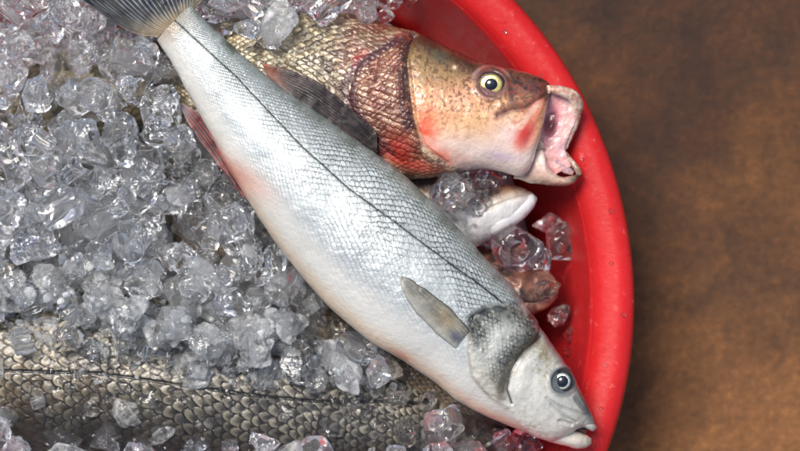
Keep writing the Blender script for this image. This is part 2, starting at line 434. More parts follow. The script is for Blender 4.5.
def main_col(x, y, t, sg, U, V, scale=True):
    n1 = fbm(x, y, 60, 3); n2 = fbm(x, y, 12, 5); n3 = fbm(x, y, 4, 8); n4 = fbm(x+y, (x-y)*0.3, 6, 9)
    c = np.zeros(x.shape+(3,))+np.array([196, 204, 205.])
    c = mx(c, (232, 229, 220), ss(-0.10, -0.7, t))
    c = mx(c, (184, 192, 192), ss(0.22, 0.7, t)*0.7)
    c = mx(c, (146, 156, 150), ss(0.7, 1.0, t)*0.6)
    c = mx(c, (240, 214, 184), ss(-0.74, -0.97, t)*0.8*ss(0.1, 0.3, sg))
    c = mx(c, (168, 176, 182), blob(t, sg, -0.28, 0.45, 0.22, 0.22)*0.55*n2*1.6)
    
    c = c*(0.93+0.14*n1[..., None])
    # small streaks of colour
    c = mx(c, (235, 160, 140), blob(x, y, 232, 172, 12, 40, -58)*0.75)
    c = mx(c, (225, 90, 80), blob(x, y, 226, 166, 4, 26, -30)*0.8)
    c = mx(c, (215, 120, 90), blob(x, y, 400, 355, 12, 4, 30)*0.5)
    c = mx(c, (150, 120, 90), blob(x, y, 170, 22, 16, 22, 45)*0.75)
    c = mx(c, (60, 60, 66), blob(x, y, 158, 10, 14, 26, 45)*ss(0.35, 0.6, n4)*0.9)
    head = ss(3, -3, sdpoly(x, y, HEADP))
    al = 0.30+0*x
    if scale:
        hh, ee, rr = scales(*wrp(-U, V, x, y))
        vis = (ss(-0.75, -0.05, t)*0.45+ss(-0.1, 0.45, t)*0.55)*(0.55+0.75*ss(0.3, 0.7, fbm(x, y, 26, 34)))
        vis = vis*(1-head)
        c = c*(1+((rr-0.5)*0.20*vis)[..., None])
        c = mx(c, (238, 242, 241), ss(0.7, 0.25, ee)*vis*0.5)
        c = mx(c, (52, 60, 62), ss(0.74, 0.98, ee)*vis*(0.55+0.42*ss(-0.1, 0.5, t)))
        c = mx(c, (70, 76, 60), ss(0.72, 1.0, t)*vis*ss(0.4, 0.7, n2)*0.5)
    # lateral line
    dl = dpoly(x, y, LAT)
    c = mx(c, (120, 128, 130), ss(4, 1, dl)*(1-head)*0.35)
    c = mx(c, (30, 32, 32), ss(1.05, 0.35, dl+1.2*(n3-0.5))*(1-head)*(0.75+0.25*n3))
    # head ground tones
    c = mx(c, (218, 216, 206), head*0.8)
    c = mx(c, (234, 226, 214), head*ss(392, 418, y+0.25*(500-x))*0.8)
    cheek = head*blob(x, y, 530, 372, 26, 20, 55)
    c = mx(c, (232, 230, 220), cheek*0.7)
    c = mx(c, (150, 132, 84), head*blob(x, y, 540, 362, 26, 12, 58)*ss(0.50, 0.66, fbm(x, y, 2.6, 33, 3))*0.6)
    c = mx(c, (180, 168, 120), head*blob(x, y, 545, 352, 16, 7, 58)*0.5*ss(0.4, 0.6, n3))
    # dark mottled shoulder and operculum
    G = [(470, 316), (487, 308), (514, 307), (533, 319), (534, 337), (520, 350), (509, 366), (500, 386), (484, 372), (474, 352)]
    TR = [(469, 334), (471, 320), (476, 311), (490, 305), (514, 305), (533, 316), (537, 334), (522, 350), (508, 370), (503, 390)]
    dtr = dpoly(x, y, TR)
    gm = ss(9, -6, sdpoly(x, y, G))*ss(36, 10, dtr+14*(n2-0.5))
    c = mx(c, (186, 190, 184), ss(7, -5, sdpoly(x, y, G))*0.55)
    h2, e2, r2 = scales((x*0.62+y*0.78)/3.6+fbm(x, y, 8, 26), (x*0.78-y*0.62)/4.6+fbm(x, y, 8, 27))
    topw = ss(26, 3, dtr)
    f1 = 0.38*fbm(x, y, 3.6, 21, 3)+0.3*fbm(x, y, 18, 22)+0.32*fbm((x+y)*0.3, (x-y)*1.0, 5, 23)
    c = mx(c, (62, 64, 60), gm*(0.08+0.6*topw))
    c = mx(c, (205, 208, 200), gm*ss(0.75, 0.3, e2)*ss(0.25, 0.8, r2+0.3*(1-topw))*0.75*ss(0.38, 0.55, fbm(x, y, 6, 28)))
    c = mx(c, (16, 18, 20), gm*ss(0.70, 0.95, e2)*(0.35+0.5*topw)*ss(0.36, 0.56, fbm(x, y, 9, 29)))
    c = mx(c, (22, 24, 26), gm*ss(0.54-0.08*topw, 0.66-0.08*topw, f1)*0.35)
    c = mx(c, (20, 22, 24), ss(7, 0.5, dtr+5*(n3-0.5))*ss(0.38, 0.58, fbm(x, y, 7, 25, 4))*0.9*ss(8, -2, sdpoly(x, y, G)))
    c = mx(c, (96, 88, 72), ss(9, 1, dpoly(x, y, [(500, 395), (500, 384), (508, 366), (520, 349), (534, 339)]))*0.6)
    c = mx(c, (168, 156, 134), blob(x, y, 488, 380, 12, 18, -35)*0.35)
    c = mx(c, (60, 56, 46), ss(6, 1, dpoly(x, y, [(500, 388), (506, 366), (519, 349), (536, 337)]))*(0.35+0.5*n2))
    c = mx(c, (56, 56, 54), ss(1.7, 0.3, dpoly(x, y, [(541, 336), (522, 350), (510, 369), (506, 388), (511, 402)]))*0.8)
    c = mx(c, (168, 160, 146), ss(2.6, 0.4, dpoly(x, y, [(469, 330), (467, 348), (471, 374), (489, 396), (508, 407)]))*0.6)
    # dark top of the snout
    edge = dpoly(x, y, [(536, 314), (558, 345), (577, 375), (589, 399), (597, 421)])
    c = mx(c, (74, 84, 92), ss(13, 2, edge)*(0.45+0.5*n2)*ss(305, 330, y))
    c = mx(c, (38, 50, 62), ss(4.5, 1, dpoly(x, y, [(566, 360), (575, 377), (585, 398), (592, 411)]))*0.55)
    c = mx(c, (60, 74, 88), ss(4.0, 1, dpoly(x, y, [(575, 398), (583, 408), (591, 415)]))*0.45)
    c = mx(c, (120, 126, 124), ss(3.0, 0.5, dpoly(x, y, [(546, 397), (560, 406), (574, 411), (588, 416)]))*0.3)
    c = mx(c, (150, 148, 138), ss(2.4, 0.5, dpoly(x, y, [(551, 404), (566, 417), (577, 422)]))*0.3)
    c = mx(c, (66, 78, 88), ss(17, 11, np.hypot(x-562, (y-381))*(0.85+0.3*n2))*0.75)
    c = mx(c, (150, 146, 128), head*ss(0.52, 0.66, fbm(x, y, 3.2, 31, 3))*0.22)
    c = mx(c, (236, 232, 222), head*blob(x, y, 528, 385, 22, 14, 40)*0.5)
    al = 0.30-0.16*head
    return np.concatenate([c, al[..., None]], -1)
def main_disp(x, y, t, sg, U, V):
    hh, ee, rr = scales(*wrp(-U, V, x, y))
    head = ss(3, -3, sdpoly(x, y, HEADP))
    vis = (0.2+0.8*ss(-0.8, 0.3, t))*(1-head)*(0.5+0.7*ss(0.3, 0.7, fbm(x, y, 26, 34)))
    h = (hh-0.5)*1.0*vis + (fbm(x, y, 90, 43, 2)-0.5)*6*(1-head)
    h = h + (rr-0.5)*0.35*vis
    h = h - ss(1.4, 0.2, dpoly(x, y, LAT))*0.45*(1-head)
    h = h + (fbm(x, y, 45, 41)-0.5)*4*(1-0.4*head) + (fbm(x, y, 14, 42)-0.5)*2.0*head
    # preopercle, jaw folds, brow, eye socket
    h = h - ss(3.2, 0.3, dpoly(x, y, [(541, 336), (522, 350), (510, 369), (506, 388), (511, 402)]))*1.6
    h = h + ss(15, 0, dpoly(x, y, [(536, 352), (522, 368), (519, 388)]))*2.0
    h = h - ss(2.4, 0.3, dpoly(x, y, [(546, 397), (560, 406), (574, 411), (588, 416)]))*0.8
    h = h - ss(2.4, 0.3, dpoly(x, y, [(551, 404), (566, 417), (577, 423)]))*0.9
    h = h - ss(3, 0.3, dpoly(x, y, [(572, 425), (560, 421)]))*1.5
    r = np.hypot(x-562, y-381)
    h = h + ss(18, 13, r)*1.6 - ss(13, 10, r)*3.2
    return h
fish = empty('silver_fish', (0, 0, MZ0*S))
tag(fish, 'whole silver sea bass with a black side line, lying on top of the other fish', 'fish')
o, mS = loft('body', mA, mB, mT, mZ, MZ0, M_skin, fish, step=0.6, rows=37, wref=160, disp=main_disp, colf=main_col, ret=True)

def patch(name, A, B, T, samp, mat, parent, colf, z0, lift=1.0, step=0.7, disp=None, tpow=8):
    return loft(name, A, B, T, [0]*len(T), z0, mat, parent, step=step, nbot=6, colf=colf, drape=samp, lift=lift, disp=disp, tpow=tpow)

def gc(x, y, t, sg, U, V): return main_col(x, y, t*0-0.1, sg, U, V, scale=False)
def gd(x, y, t, sg, U, V):
    return (fbm(x, y, 10, 51)-0.5)*2.4 + (fbm(x, y, 3.5, 52)-0.5)*0.9
patch('gill_cover', [(490, 306), (474, 314), (469, 330), (467, 348), (471, 372), (483, 390), (500, 400)],
      [(528, 311), (538, 322), (536, 337), (521, 351), (510, 370), (506, 388), (508, 400)], [2.0, 2.6, 2.8, 2.6, 2.3, 2.0, 1.2], mS, M_skin, fish, gc, MZ0, lift=1, disp=gd, tpow=2.2)

def eye(parent, samp, cx, cy_, r, rp, z0, ring, z_off, sock=(46, 54, 60), rx=1.0, ry=1.0):
    zc = float(samp(np.array([cx*1.0]), np.array([cy_*1.0]))[0])
    def disc(name, R, rise, col_in, col_out, mat, zz):
        nr, ns = 14, 48
        rr = np.linspace(0.001, 1, nr)[:, None]; aa = np.linspace(0, 2*math.pi, ns, endpoint=False)[None, :]
        x = cx+R*rr*np.cos(aa)*rx; y = cy_+R*rr*np.sin(aa)*ry
        z = zz+rise*np.sqrt(np.clip(1-rr**2, 0, 1))+0*x
        f = rr+0*x
        c = mx(np.zeros(x.shape+(3,))+np.array(col_in, float), col_out, ss(0.80, 1.0, f))
        c = c*(0.85+0.3*fbm(np.cos(aa)*9+f*0, np.sin(aa)*9+f*3, 1.0, 77)[..., None])
        # underside to close it
        C = np.concatenate([lin(c), np.zeros(x.shape+(1,))+0.35], -1)
        P = P3(x, y, z, z0)
        Pb = P3(x, y, zz-rise*0.6*np.sqrt(np.clip(1-rr**2, 0, 1))-0.4+0*x, z0)
        V_ = np.vstack([P.reshape(-1, 3), Pb.reshape(-1, 3)[::1]])
        F1 = grid_faces(nr, ns, True); F2 = F1[:, ::-1]+nr*ns
        return mesh_np(name, V_, np.vstack([F1, F2]), mat, parent, np.vstack([C.reshape(-1, 4)]*2))
    e = disc('eye', r*1.24, 3.6, sock, sock, M_mouth, zc+z_off)
    def sub(o): 
        o.parent = e; o.location = (0, 0, 0); return o
    i = disc('iris', r, 2.2, ring, tuple(k*0.55 for k in ring), M_mouth, zc+z_off+2.4); sub(i)
    p = disc('pupil', rp, 2.6, (8, 12, 20), (8, 12, 20), M_pupil, zc+z_off+3.6); sub(p)
    return e
eye(fish, mS, 562, 381, 8.6, 6.0, MZ0, (196, 200, 190), -2.0)

# lower jaw of the silver fish
def jaw_col(x, y, t, sg, U, V):
    c = main_col(x, y, t*0-0.6, sg, U, V, scale=False)
    k = np.zeros(x.shape+(3,))+np.array([226, 216, 202.]); k = k*(0.92+0.16*fbm(x, y, 10, 61)[..., None])
    m_ = ss(520, 545, x)[..., None]
    k = mx(k, (150, 120, 110), ss(3, 0.5, dpoly(x, y, [(560, 424), (576, 431), (588, 436)]))*0.6)
    c[..., :3] = c[..., :3]*(1-m_)+k*m_
    c[..., 3] = 0.1
    return c
loft('lower_jaw', [(536, 420), (552, 424), (566, 427), (579, 432), (589, 437), (594, 441)],
     [(530, 436), (549, 443.5), (564, 447.5), (579, 451), (588, 451), (594, 447)], [6, 12, 14, 12, 8, 2], [42, 40, 38, 35, 32, 30], MZ0, M_flesh, fish, step=0.7,
     colf=jaw_col, disp=lambda x, y, t, sg, U, V: (fbm(x, y, 12, 62)-0.5)*2)
def tone(rgb, amp=0.2, al=0.1, sc_=8, seed=3, rgb2=None):
    def f(x, y, t, sg, U, V):
        n_ = fbm(x, y, sc_, seed)
        c = np.zeros(x.shape+(3,))+np.array(rgb, float)
        if rgb2 is not None: c = mx(c, rgb2, ss(0.4, 0.62, n_))
        c = c*(1-amp/2+amp*fbm(x, y, sc_*0.5, seed+9)[..., None])
        return np.concatenate([c, np.zeros(x.shape+(1,))+al], -1)
    return f
loft('mouth', [(572, 424), (580, 427), (590, 430)], [(572, 429), (579, 433), (588, 437)], [5, 6, 3], [38, 37, 34], MZ0, M_mouth, fish, step=0.8, colf=tone((88, 48, 44), 0.5))
loft('upper_lip', [(566, 416), (578, 419), (590, 422), (596, 425), (599, 429.5)], [(568, 422), (579, 426), (589, 431), (595, 433.5), (598, 431.5)], [6, 8, 8, 6, 1.5], [46, 43, 40, 38, 37], MZ0, M_flesh, fish, step=0.7, colf=tone((206, 204, 196), 0.25, 0.15, 6, 4))

# fins
def fin_disp(nr, amp=1.0):
    def f(x, y, t, sg, U, V):
        a = np.arccos(np.clip(t, -1, 1))/math.pi
        return np.abs(np.sin(a*nr*math.pi+0.6*np.sin(sg*5)))*amp - amp/2 + (fbm(x, y, 14, 71)-0.5)*3
    return f
def fin_col(c0, c1, nr, base=None, tip=None, al=0.15, seed=1):
    def f(x, y, t, sg, U, V):
        a = np.arccos(np.clip(t, -1, 1))/math.pi
        k = np.abs(np.sin(a*nr*math.pi+0.6*np.sin(sg*5)))
        n_ = fbm(a*nr*2.5, sg*9, 1.0, seed)
        c = np.zeros(x.shape+(3,))+np.array(c0, float)
        c = mx(c, c1, ss(0.55, 0.95, k)*ss(0.25, 0.6, n_))
        if base is not None: c = mx(c, base, ss(0.24, 0.0, sg+0.2*(n_-0.5))*0.85)
        if tip is not None: c = mx(c, tip, ss(0.6, 1.0, sg)*0.7)
        c = c*(0.8+0.4*fbm(x, y, 8, seed+3)[..., None])
        return np.concatenate([c, np.zeros(x.shape+(1,))+al], -1)
    return f
loft('tail_fin', [(194, 9), (202, -2), (206, -25), (206, -60), (200, -95)], [(157, 38), (134, 32), (103, 14), (66, -14), (36, -44)],
     [9, 3.5, 2.2, 1.6, 1.0], [70, 69, 68, 67, 64], MZ0, M_fin, fish, step=0.7, nbot=40, disp=fin_disp(34, 1.2), colf=fin_col((30, 32, 37), (96, 102, 110), 34, base=(168, 150, 122), al=0.2), p=0.8)
loft('dorsal_fin', [(262, 64), (284, 70), (310, 79), (328, 91), (344, 103), (360, 117), (375, 132), (376, 150)],
     [(268, 76), (290, 96), (312, 112), (330, 124), (346, 134), (360, 144), (370, 151), (374, 154)], [2, 3, 3.5, 3.5, 3.5, 3, 2.5, 1.5], [70, 74, 76, 76, 75, 74, 72, 72], MZ0, M_fin, fish, step=0.7,
     disp=fin_disp(15, 1.5), colf=fin_col((34, 30, 31), (84, 66, 62), 15, base=(150, 78, 54), al=0.1, seed=5), p=0.8)
loft('anal_fin', [(180, 104), (192, 109), (205, 122), (219, 142), (233, 166), (248, 196)], [(180, 107), (187, 121), (199, 139), (213, 158), (228, 176), (244, 197)],
     [1.5, 2.5, 3, 3.5, 4, 3], [62, 63, 64, 66, 68, 70], MZ0, M_fin, fish, step=0.6,
     disp=fin_disp(7, 1.6), colf=fin_col((44, 22, 26), (160, 46, 42), 7, base=(150, 140, 150), al=0.1, seed=6), p=0.8)
pcol = fin_col((112, 108, 96), (176, 172, 158), 19, base=(150, 146, 140), al=0.1, seed=8)
def pc(x, y, t, sg, U, V):
    c = pcol(x, y, t, sg, U, V)
    c[..., :3] = mx(c[..., :3], (204, 202, 192), ss(0.1, -0.8, t)*0.75)
    c[..., :3] = mx(c[..., :3], (60, 58, 54), ss(0.82, 0.97, t)*0.6)
    c[..., :3] = mx(c[..., :3], (208, 206, 196), ss(0.86, 1.0, sg)*ss(0.5, -0.2, t)*0.8)
    c[..., :3] = mx(c[..., :3], (190, 156, 104), blob(x, y, 446, 318, 14, 8, 50)*0.55)
    c[..., :3] = mx(c[..., :3], (60, 58, 84), blob(x, y, 456, 336, 8, 5, 35)*0.85)
    return c
patch('pectoral_fin', [(401, 275), (414, 281), (429, 291), (443, 302), (457, 315), (470, 330)], [(401, 278), (404, 291), (414, 307), (427, 322), (440, 335), (455, 347)],
      [2.2, 3.2, 3.8, 4.4, 5, 5], mS, M_film, fish, pc, MZ0, lift=1, step=0.6, disp=fin_disp(19, 1.0), tpow=14)

# ------------------------------------------------------------------ THE OPEN-MOUTHED FISH
BZ0 = 30
bA = [(110, 52), (170, 33), (240, 18), (300, 11), (350, 15), (393, 26), (425, 35), (453, 50), (480, 61), (503, 67), (524, 72), (538, 77), (546, 81.5), (551, 87)]
bB = [(112, 84), (165, 118), (225, 146), (285, 166), (340, 176), (388, 178), (420, 178), (450, 174), (476, 170), (500, 173), (517, 177), (527, 174), (533, 163), (536, 150)]
bT = [14, 26, 38, 44, 46, 46, 46, 44, 41, 37, 33, 28, 23, 16]
bZ = [-30, -16, 0, 14, 22, 27, 30, 31, 32, 33, 34, 34, 34, 34]
OPER = [(408, 32), (385, 46), (362, 62), (350, 82), (350, 106), (364, 130), (390, 156), (415, 172)]
PREO = [(414, 38), (407, 60), (410, 92), (414, 122), (424, 148), (446, 164)]
def b_col(x, y, t, sg, U, V, scale=True):
    U, V = wrp(U, V, x, y, 1.2)
    n1 = fbm(x, y, 40, 103); n2 = fbm(x, y, 13, 105); n3 = fbm(x, y, 5, 108); n4 = fbm(x, y, 3, 109)
    c = np.zeros(x.shape+(3,))+np.array([118, 106, 76.])
    c = mx(c, (104, 92, 62), ss(0.2, 0.9, t)*0.8)
    c = mx(c, (196, 182, 156), ss(0.0, -0.7, t)*0.7)
    c = mx(c, (62, 52, 36), ss(0.42, 0.62, n2)*0.6)
    c = mx(c, (206, 200, 170), ss(0.6, 0.75, n1)*0.35)
    dop = sdpoly(x, y, OPER+[(640, 250), (640, -50)])       # <0 : head side
    head = ss(2, -2, dop)
    dpr = sdpoly(x, y, PREO+[(640, 250), (640, -50)])
    face = ss(2, -2, dpr)
    if scale:
        hh, ee, rr = scales(-U, V)
        vis = (1-face)*(0.25+0.75*ss(0.35, 0.6, fbm(x, y, 22, 133)))
        c = c*(1+((rr-0.5)*0.7*vis)[..., None])
        c = mx(c, (232, 224, 192), ss(0.8, 0.35, ee)*vis*0.4*(0.4+rr))
        c = mx(c, (84, 70, 52), ss(0.72, 0.98, ee)*vis*0.45)
        c = mx(c, (228, 222, 206), ss(0.60, 0.72, fbm(x*2.2, y, 5, 134))*(1-face)*0.55)  # pale upright glints of the scales, painted into the colour
        c = mx(c, (70, 60, 44), ss(0.56, 0.70, fbm(x, y, 9, 135))*(1-face)*0.6)
    # red shoulder
    red = (1-face)*blob(x, y, 384, 72, 36, 62)
    c = mx(c, (134, 56, 42), red*(0.45+0.7*ss(0.35, 0.6, n2)))
    if scale: c = mx(c, (236, 214, 182), ss(0.7, 0.25, ee)*ss(0.45, 0.8, rr)*(1-face)*0.75)  # cream glints painted on some of the scales
    c = mx(c, (160, 44, 32), (1-face)*ss(9, 1, dpoly(x, y, [(348, 74), (356, 64), (376, 50), (402, 40), (430, 46)]))*ss(0.35, 0.6, n2)*0.9)
    c = mx(c, (226, 196, 160), (1-face)*ss(0.56, 0.66, n3)*0.5*head)
    c = mx(c, (62, 34, 48), ss(8, 1, dpoly(x, y, [(398, 42), (376, 54), (352, 74), (344, 92), (352, 112), (368, 134), (384, 152)]))*(0.35+0.6*n2))
    c = mx(c, (52, 32, 36), ss(11, 2, dpoly(x, y, [(p_[0]-4, p_[1]) for p_ in PREO[:4]]))*(0.1+0.7*ss(0.35, 0.6, n3)))
    c = mx(c, (214, 54, 44), blob(x, y, 402, 158, 20, 9, 20)*0.9)
    c = mx(c, (225, 92, 76), blob(x, y, 424, 168, 26, 7, 10)*0.6)
    # face
    fc = np.zeros(x.shape+(3,))+np.array([222, 176, 130.])
    fc = mx(fc, (238, 216, 204), ss(112, 150, y-0.10*(x-420)))
    fc = mx(fc, (176, 138, 88), blob(x, y, 430, 66, 26, 22)*0.8*(0.5+n2))
    fc = mx(fc, (212, 150, 122), blob(x, y, 462, 96, 24, 16)*0.65)
    fc = mx(fc, (176, 112, 88), ss(0.50, 0.66, fbm(x, y, 5, 131, 4))*ss(140, 100, y)*0.4)
    fc = mx(fc, (120, 92, 52), ss(0.56, 0.66, n4)*ss(110, 60, y)*0.5)
    fc = mx(fc, (132, 114, 76), ss(106, 62, y+0.12*(450-x))*ss(480, 450, x)*(0.35+0.6*n2))
    fc = mx(fc, (84, 56, 40), ss(0.55, 0.68, fbm(x, y, 2.4, 144, 3))*ss(150, 90, y)*0.6)
    fc = mx(fc, (226, 96, 66), (blob(x, y, 424, 138, 12, 26)+0.6*blob(x, y, 440, 160, 24, 10, 10))*(0.35+0.6*ss(0.35, 0.6, n2)))
    fc = mx(fc, (62, 40, 34), ss(26, 3, dpoly(x, y, [(425, 38), (455, 54), (480, 66), (505, 72), (540, 82), (556, 90)]))*(0.5+0.6*n2))
    fc = mx(fc, (98, 64, 60), ss(0, 10, x-502)*ss(112, 96, y+0.35*(x-520))*(0.45+0.6*ss(0.35, 0.6, n2)))
    fc = mx(fc, (48, 30, 28), ss(0, 10, x-505)*ss(110, 90, y)*ss(0.52, 0.62, n3)*0.6)
    fc = mx(fc, (86, 52, 46), ss(6.5, 1, dpoly(x, y, [(497, 116), (510, 110), (524, 108), (538, 99), (548, 92)]))*(0.45+0.5*n3))
    fc = mx(fc, (232, 208, 210), blob(x, y, 508, 134, 18, 16)*0.7)
    fc = mx(fc, (222, 120, 104), ss(14, 0, dpoly(x, y, [(522, 144), (530, 124), (538, 106)]))*0.55)
    fc = mx(fc, (196, 48, 42), blob(x, y, 523, 136, 7, 12, 28)*(0.6+0.5*n2))
    fc = mx(fc, (236, 214, 196), ss(5, 1, dpoly(x, y, [(519, 128), (527, 116), (538, 104)]))*0.6)
    fc = mx(fc, (150, 130, 180), blob(x, y, 500, 158, 16, 5, 10)*0.35)
    fc = mx(fc, (228, 120, 100), blob(x, y, 430, 155, 20, 10, 20)*0.5)
    fc = mx(fc, (110, 78, 80), ss(21, 12, np.hypot(x-490, (y-86)*1.05))*0.85)
    fc = mx(fc, (206, 176, 182), ss(3.2, 1, np.abs(np.hypot(x-490, y-86)-19))*ss(84, 74, y)*0.5)
    rid = 1-np.abs(fbm(x, y, 9, 142, 3)-0.5)*14
    fc = mx(fc, (170, 78, 62), np.clip(rid, 0, 1)*ss(0.42, 0.6, fbm(x, y, 30, 143))*0.5*ss(50, 80, y)*ss(150, 120, y))
    fc = mx(fc, (246, 226, 190), blob(x, y, 454, 69, 2.2)*0.9)
    fc = mx(fc, (70, 96, 84), blob(x, y, 440, 58, 9, 8)*0.4)
    fc = 128+(fc-128)*1.10
    c = c*(1-face[..., None])+fc*face[..., None]
    al = 0.08-0.05*face
    return np.concatenate([c, al[..., None]], -1)
def b_disp(x, y, t, sg, U, V):
    U, V = wrp(U, V, x, y, 1.2)
    hh, ee, rr = scales(-U, V)
    dpr = sdpoly(x, y, PREO+[(640, 250), (640, -50)]); face = ss(2, -2, dpr)
    h = (hh-0.5)*1.8*(1-face)
    h = h + (fbm(x, y, 40, 151)-0.5)*(7-3*face) + (fbm(x, y, 10, 152)-0.5)*(2.2-1.3*face)
    h = h - ss(4, 0.3, dpoly(x, y, PREO))*2.6
    h = h - ss(3, 0.3, dpoly(x, y, [(497, 117), (510, 112), (524, 110), (538, 101), (548, 94)]))*1.3
    h = h + ss(8, 0, dpoly(x, y, [(500, 106), (520, 101), (540, 92)]))*1.6
    h = h - ss(5, 0.3, dpoly(x, y, [(526, 144), (534, 130), (543, 112), (549, 100)]))*0.9
    r = np.hypot(x-490, y-86)
    h = h + ss(21, 15, r)*2.2-ss(14, 11, r)*3.0
    return h
fb = empty('gaping_fish', (0, 0, BZ0*S))
tag(fb, 'reddish brown sea bass, golden eye, wide open mouth resting on the red basin rim', 'fish')
o, bS = loft('body', bA, bB, bT, bZ, BZ0, M_flesh, fb, step=0.65, rows=31, wref=160, disp=b_disp, colf=b_col, ret=True)
def bg_c(x, y, t, sg, U, V):
    c = b_col(x, y, t*0.6, sg, U, V, scale=False)
    hh, ee, rr = scales((415-x)/5.0+1.2*fbm(x, y, 20, 163), (y+0.25*x)/6.0+1.2*fbm(x, y, 20, 164))
    c[..., :3] = c[..., :3]*(0.75+0.5*rr[..., None])
    c[..., :3] = mx(c[..., :3], (118, 66, 44), 0.42+0.3*fbm(x, y, 14, 166))
    c[..., :3] = mx(c[..., :3], (236, 212, 178), ss(0.75, 0.25, ee)*0.9*ss(0.35, 0.8, rr)*ss(0.3, 0.5, fbm(x, y, 12, 165)))  # painted cream glints on the gill cover scales
    c[..., :3] = mx(c[..., :3], (190, 50, 38), blob(x, y, 398, 150, 16, 16)*0.8)
    c[..., :3] = mx(c[..., :3], (48, 26, 34), ss(10, 2, dpoly(x, y, [(408, 48), (404, 70), (405, 100), (409, 126)]))*0.6*ss(0.25, 0.55, fbm(x, y, 6, 167)))
    c[..., :3] = mx(c[..., :3], (58, 34, 52), ss(9, 2, dpoly(x, y, [(398, 38), (376, 52), (354, 72), (351, 92), (356, 114), (372, 136), (390, 156)]))*0.55)
    c[..., :3] = mx(c[..., :3], (96, 40, 28), ss(0.72, 0.98, ee)*0.6)
    return c
def bg_d(x, y, t, sg, U, V):
    hh, ee, rr = scales((415-x)/5.0+1.2*fbm(x, y, 20, 163), (y+0.25*x)/6.0+1.2*fbm(x, y, 20, 164))
    return (hh-0.5)*2.2+(fbm(x, y, 16, 161)-0.5)*5
patch('gill_cover', [(404, 36), (384, 47), (362, 63), (352, 84), (352, 106), (364, 128), (384, 150), (404, 164)],
      [(412, 40), (406, 54), (405, 70), (406, 90), (410, 108), (414, 126), (420, 146), (424, 160)], [2, 4, 5, 5.5, 5.5, 5, 4, 2], bS, M_flesh, fb, bg_c, BZ0, disp=bg_d)
eye(fb, bS, 490, 86, 11.0, 6.4, BZ0, (214, 198, 128), -2.2, sock=(66, 46, 44), rx=1.04, ry=0.95)
# mouth
def cav_col(x, y, t, sg, U, V):
    c = np.zeros(x.shape+(3,))+np.array([255, 190, 184.])
    c = mx(c, (232, 200, 196), blob(x, y, 572, 104, 9, 12)*0.8)
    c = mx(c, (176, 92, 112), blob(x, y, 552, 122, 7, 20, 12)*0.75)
    c = mx(c, (238, 206, 206), ss(2.4, 0.6, dpoly(x, y, [(566, 104), (564, 120), (559, 136), (556, 146)]))*0.7)
    c = mx(c, (60, 10, 22), blob(x, y, 551, 124, 4.5, 10, 10)*0.98)  # darkness of the deep throat put into the colour
    c = mx(c, (206, 176, 190), blob(x, y, 563, 148, 10, 7)*0.5)
    c = c*(0.8+0.4*fbm(x, y, 7, 171)[..., None])
    return np.concatenate([c, np.zeros(x.shape+(1,))], -1)
loft('mouth_cavity', [(555, 90), (562, 93), (572, 95), (580, 98)][::-1]*1 if False else [(543, 92), (536, 110), (532, 127), (533, 144), (541, 160), (556, 174)],
     [(574, 92), (580, 100), (577, 116), (571, 134), (566, 148), (572, 166)], [3, 4, 5, 5, 4, 3], [32, 29, 26, 24, 21, 16], BZ0, M_mouth, fb, step=0.7,
     colf=cav_col, disp=lambda x, y, t, sg, U, V: -8*(1-t*t)*np.sin(np.pi*np.clip(sg, 0, 1))*0.5-7*blob(x, y, 551, 126, 5, 9, 10)+(fbm(x, y, 6, 172)-0.5)*3)
lipc = tone((232, 208, 180), 0.3, 0.05, 6, 181, (206, 160, 136))
loft('upper_jaw', [(548, 85), (559, 86), (569, 88), (577, 92), (582.5, 99), (583, 111), (578, 128), (570, 145), (565, 151)],
     [(552, 95), (560, 96.5), (566, 99), (570, 103), (572.5, 109), (572, 119), (568, 131), (562, 143), (560, 148)],
     [8, 8, 7.5, 7, 6.5, 5.5, 5, 4, 2], [40, 40, 38, 34, 28, 22, 18, 16, 14], BZ0, M_flesh, fb, step=0.6, colf=tone((238, 216, 192), 0.3, 0.05, 7, 182, (206, 158, 140)), disp=lambda x, y, t, sg, U, V: (fbm(x, y, 6, 183)-0.5)*2.4)
loft('maxilla', [(556, 87), (548, 96), (542, 108), (539, 121), (540, 135), (545, 148)], [(545, 86), (537, 97), (532, 110), (529, 123), (530, 137), (536, 150)],
     [3, 4.5, 5, 5, 5, 3], [42, 42, 41, 39, 36, 30], BZ0, M_flesh, fb, step=0.6, colf=lipc, disp=lambda x, y, t, sg, U, V: (fbm(x, y, 5, 184)-0.5)*2.2)
def lj_col(x, y, t, sg, U, V):
    c = np.zeros(x.shape+(3,))+np.array([234, 212, 200.])
    c = mx(c, (222, 160, 140), ss(0.5, 0.65, fbm(x, y, 14, 191))*0.35)
    c = mx(c, (196, 160, 128), ss(168, 184, y)*ss(490, 530, x)*0.5)
    c = mx(c, (46, 36, 28), blob(x, y, 578, 177, 8, 5, -20)*0.98)
    c = mx(c, (150, 120, 96), ss(2.2, 0.5, dpoly(x, y, [(552, 160), (562, 172), (576, 178)]))*0.6)
    c = mx(c, (190, 120, 120), ss(3, 0.5, dpoly(x, y, [(545, 146), (549, 158), (560, 168)]))*0.5)
    c = c*(0.9+0.2*fbm(x, y, 6, 192)[..., None])
    return np.concatenate([c, np.zeros(x.shape+(1,))+0.04], -1)
loft('lower_jaw', [(520, 152), (533, 147), (542, 147), (546, 160), (553, 171), (565, 176.5), (579.5, 173)],
     [(514, 178), (530, 182), (543, 184.5), (553, 186), (563, 186), (573, 184), (580.5, 177)],
     [10, 15, 17, 15, 12, 9, 4], [14, 19, 21, 20, 18, 16, 15], BZ0, M_flesh, fb, step=0.7, colf=lj_col, disp=lambda x, y, t, sg, U, V: (fbm(x, y, 14, 193)-0.5)*3)
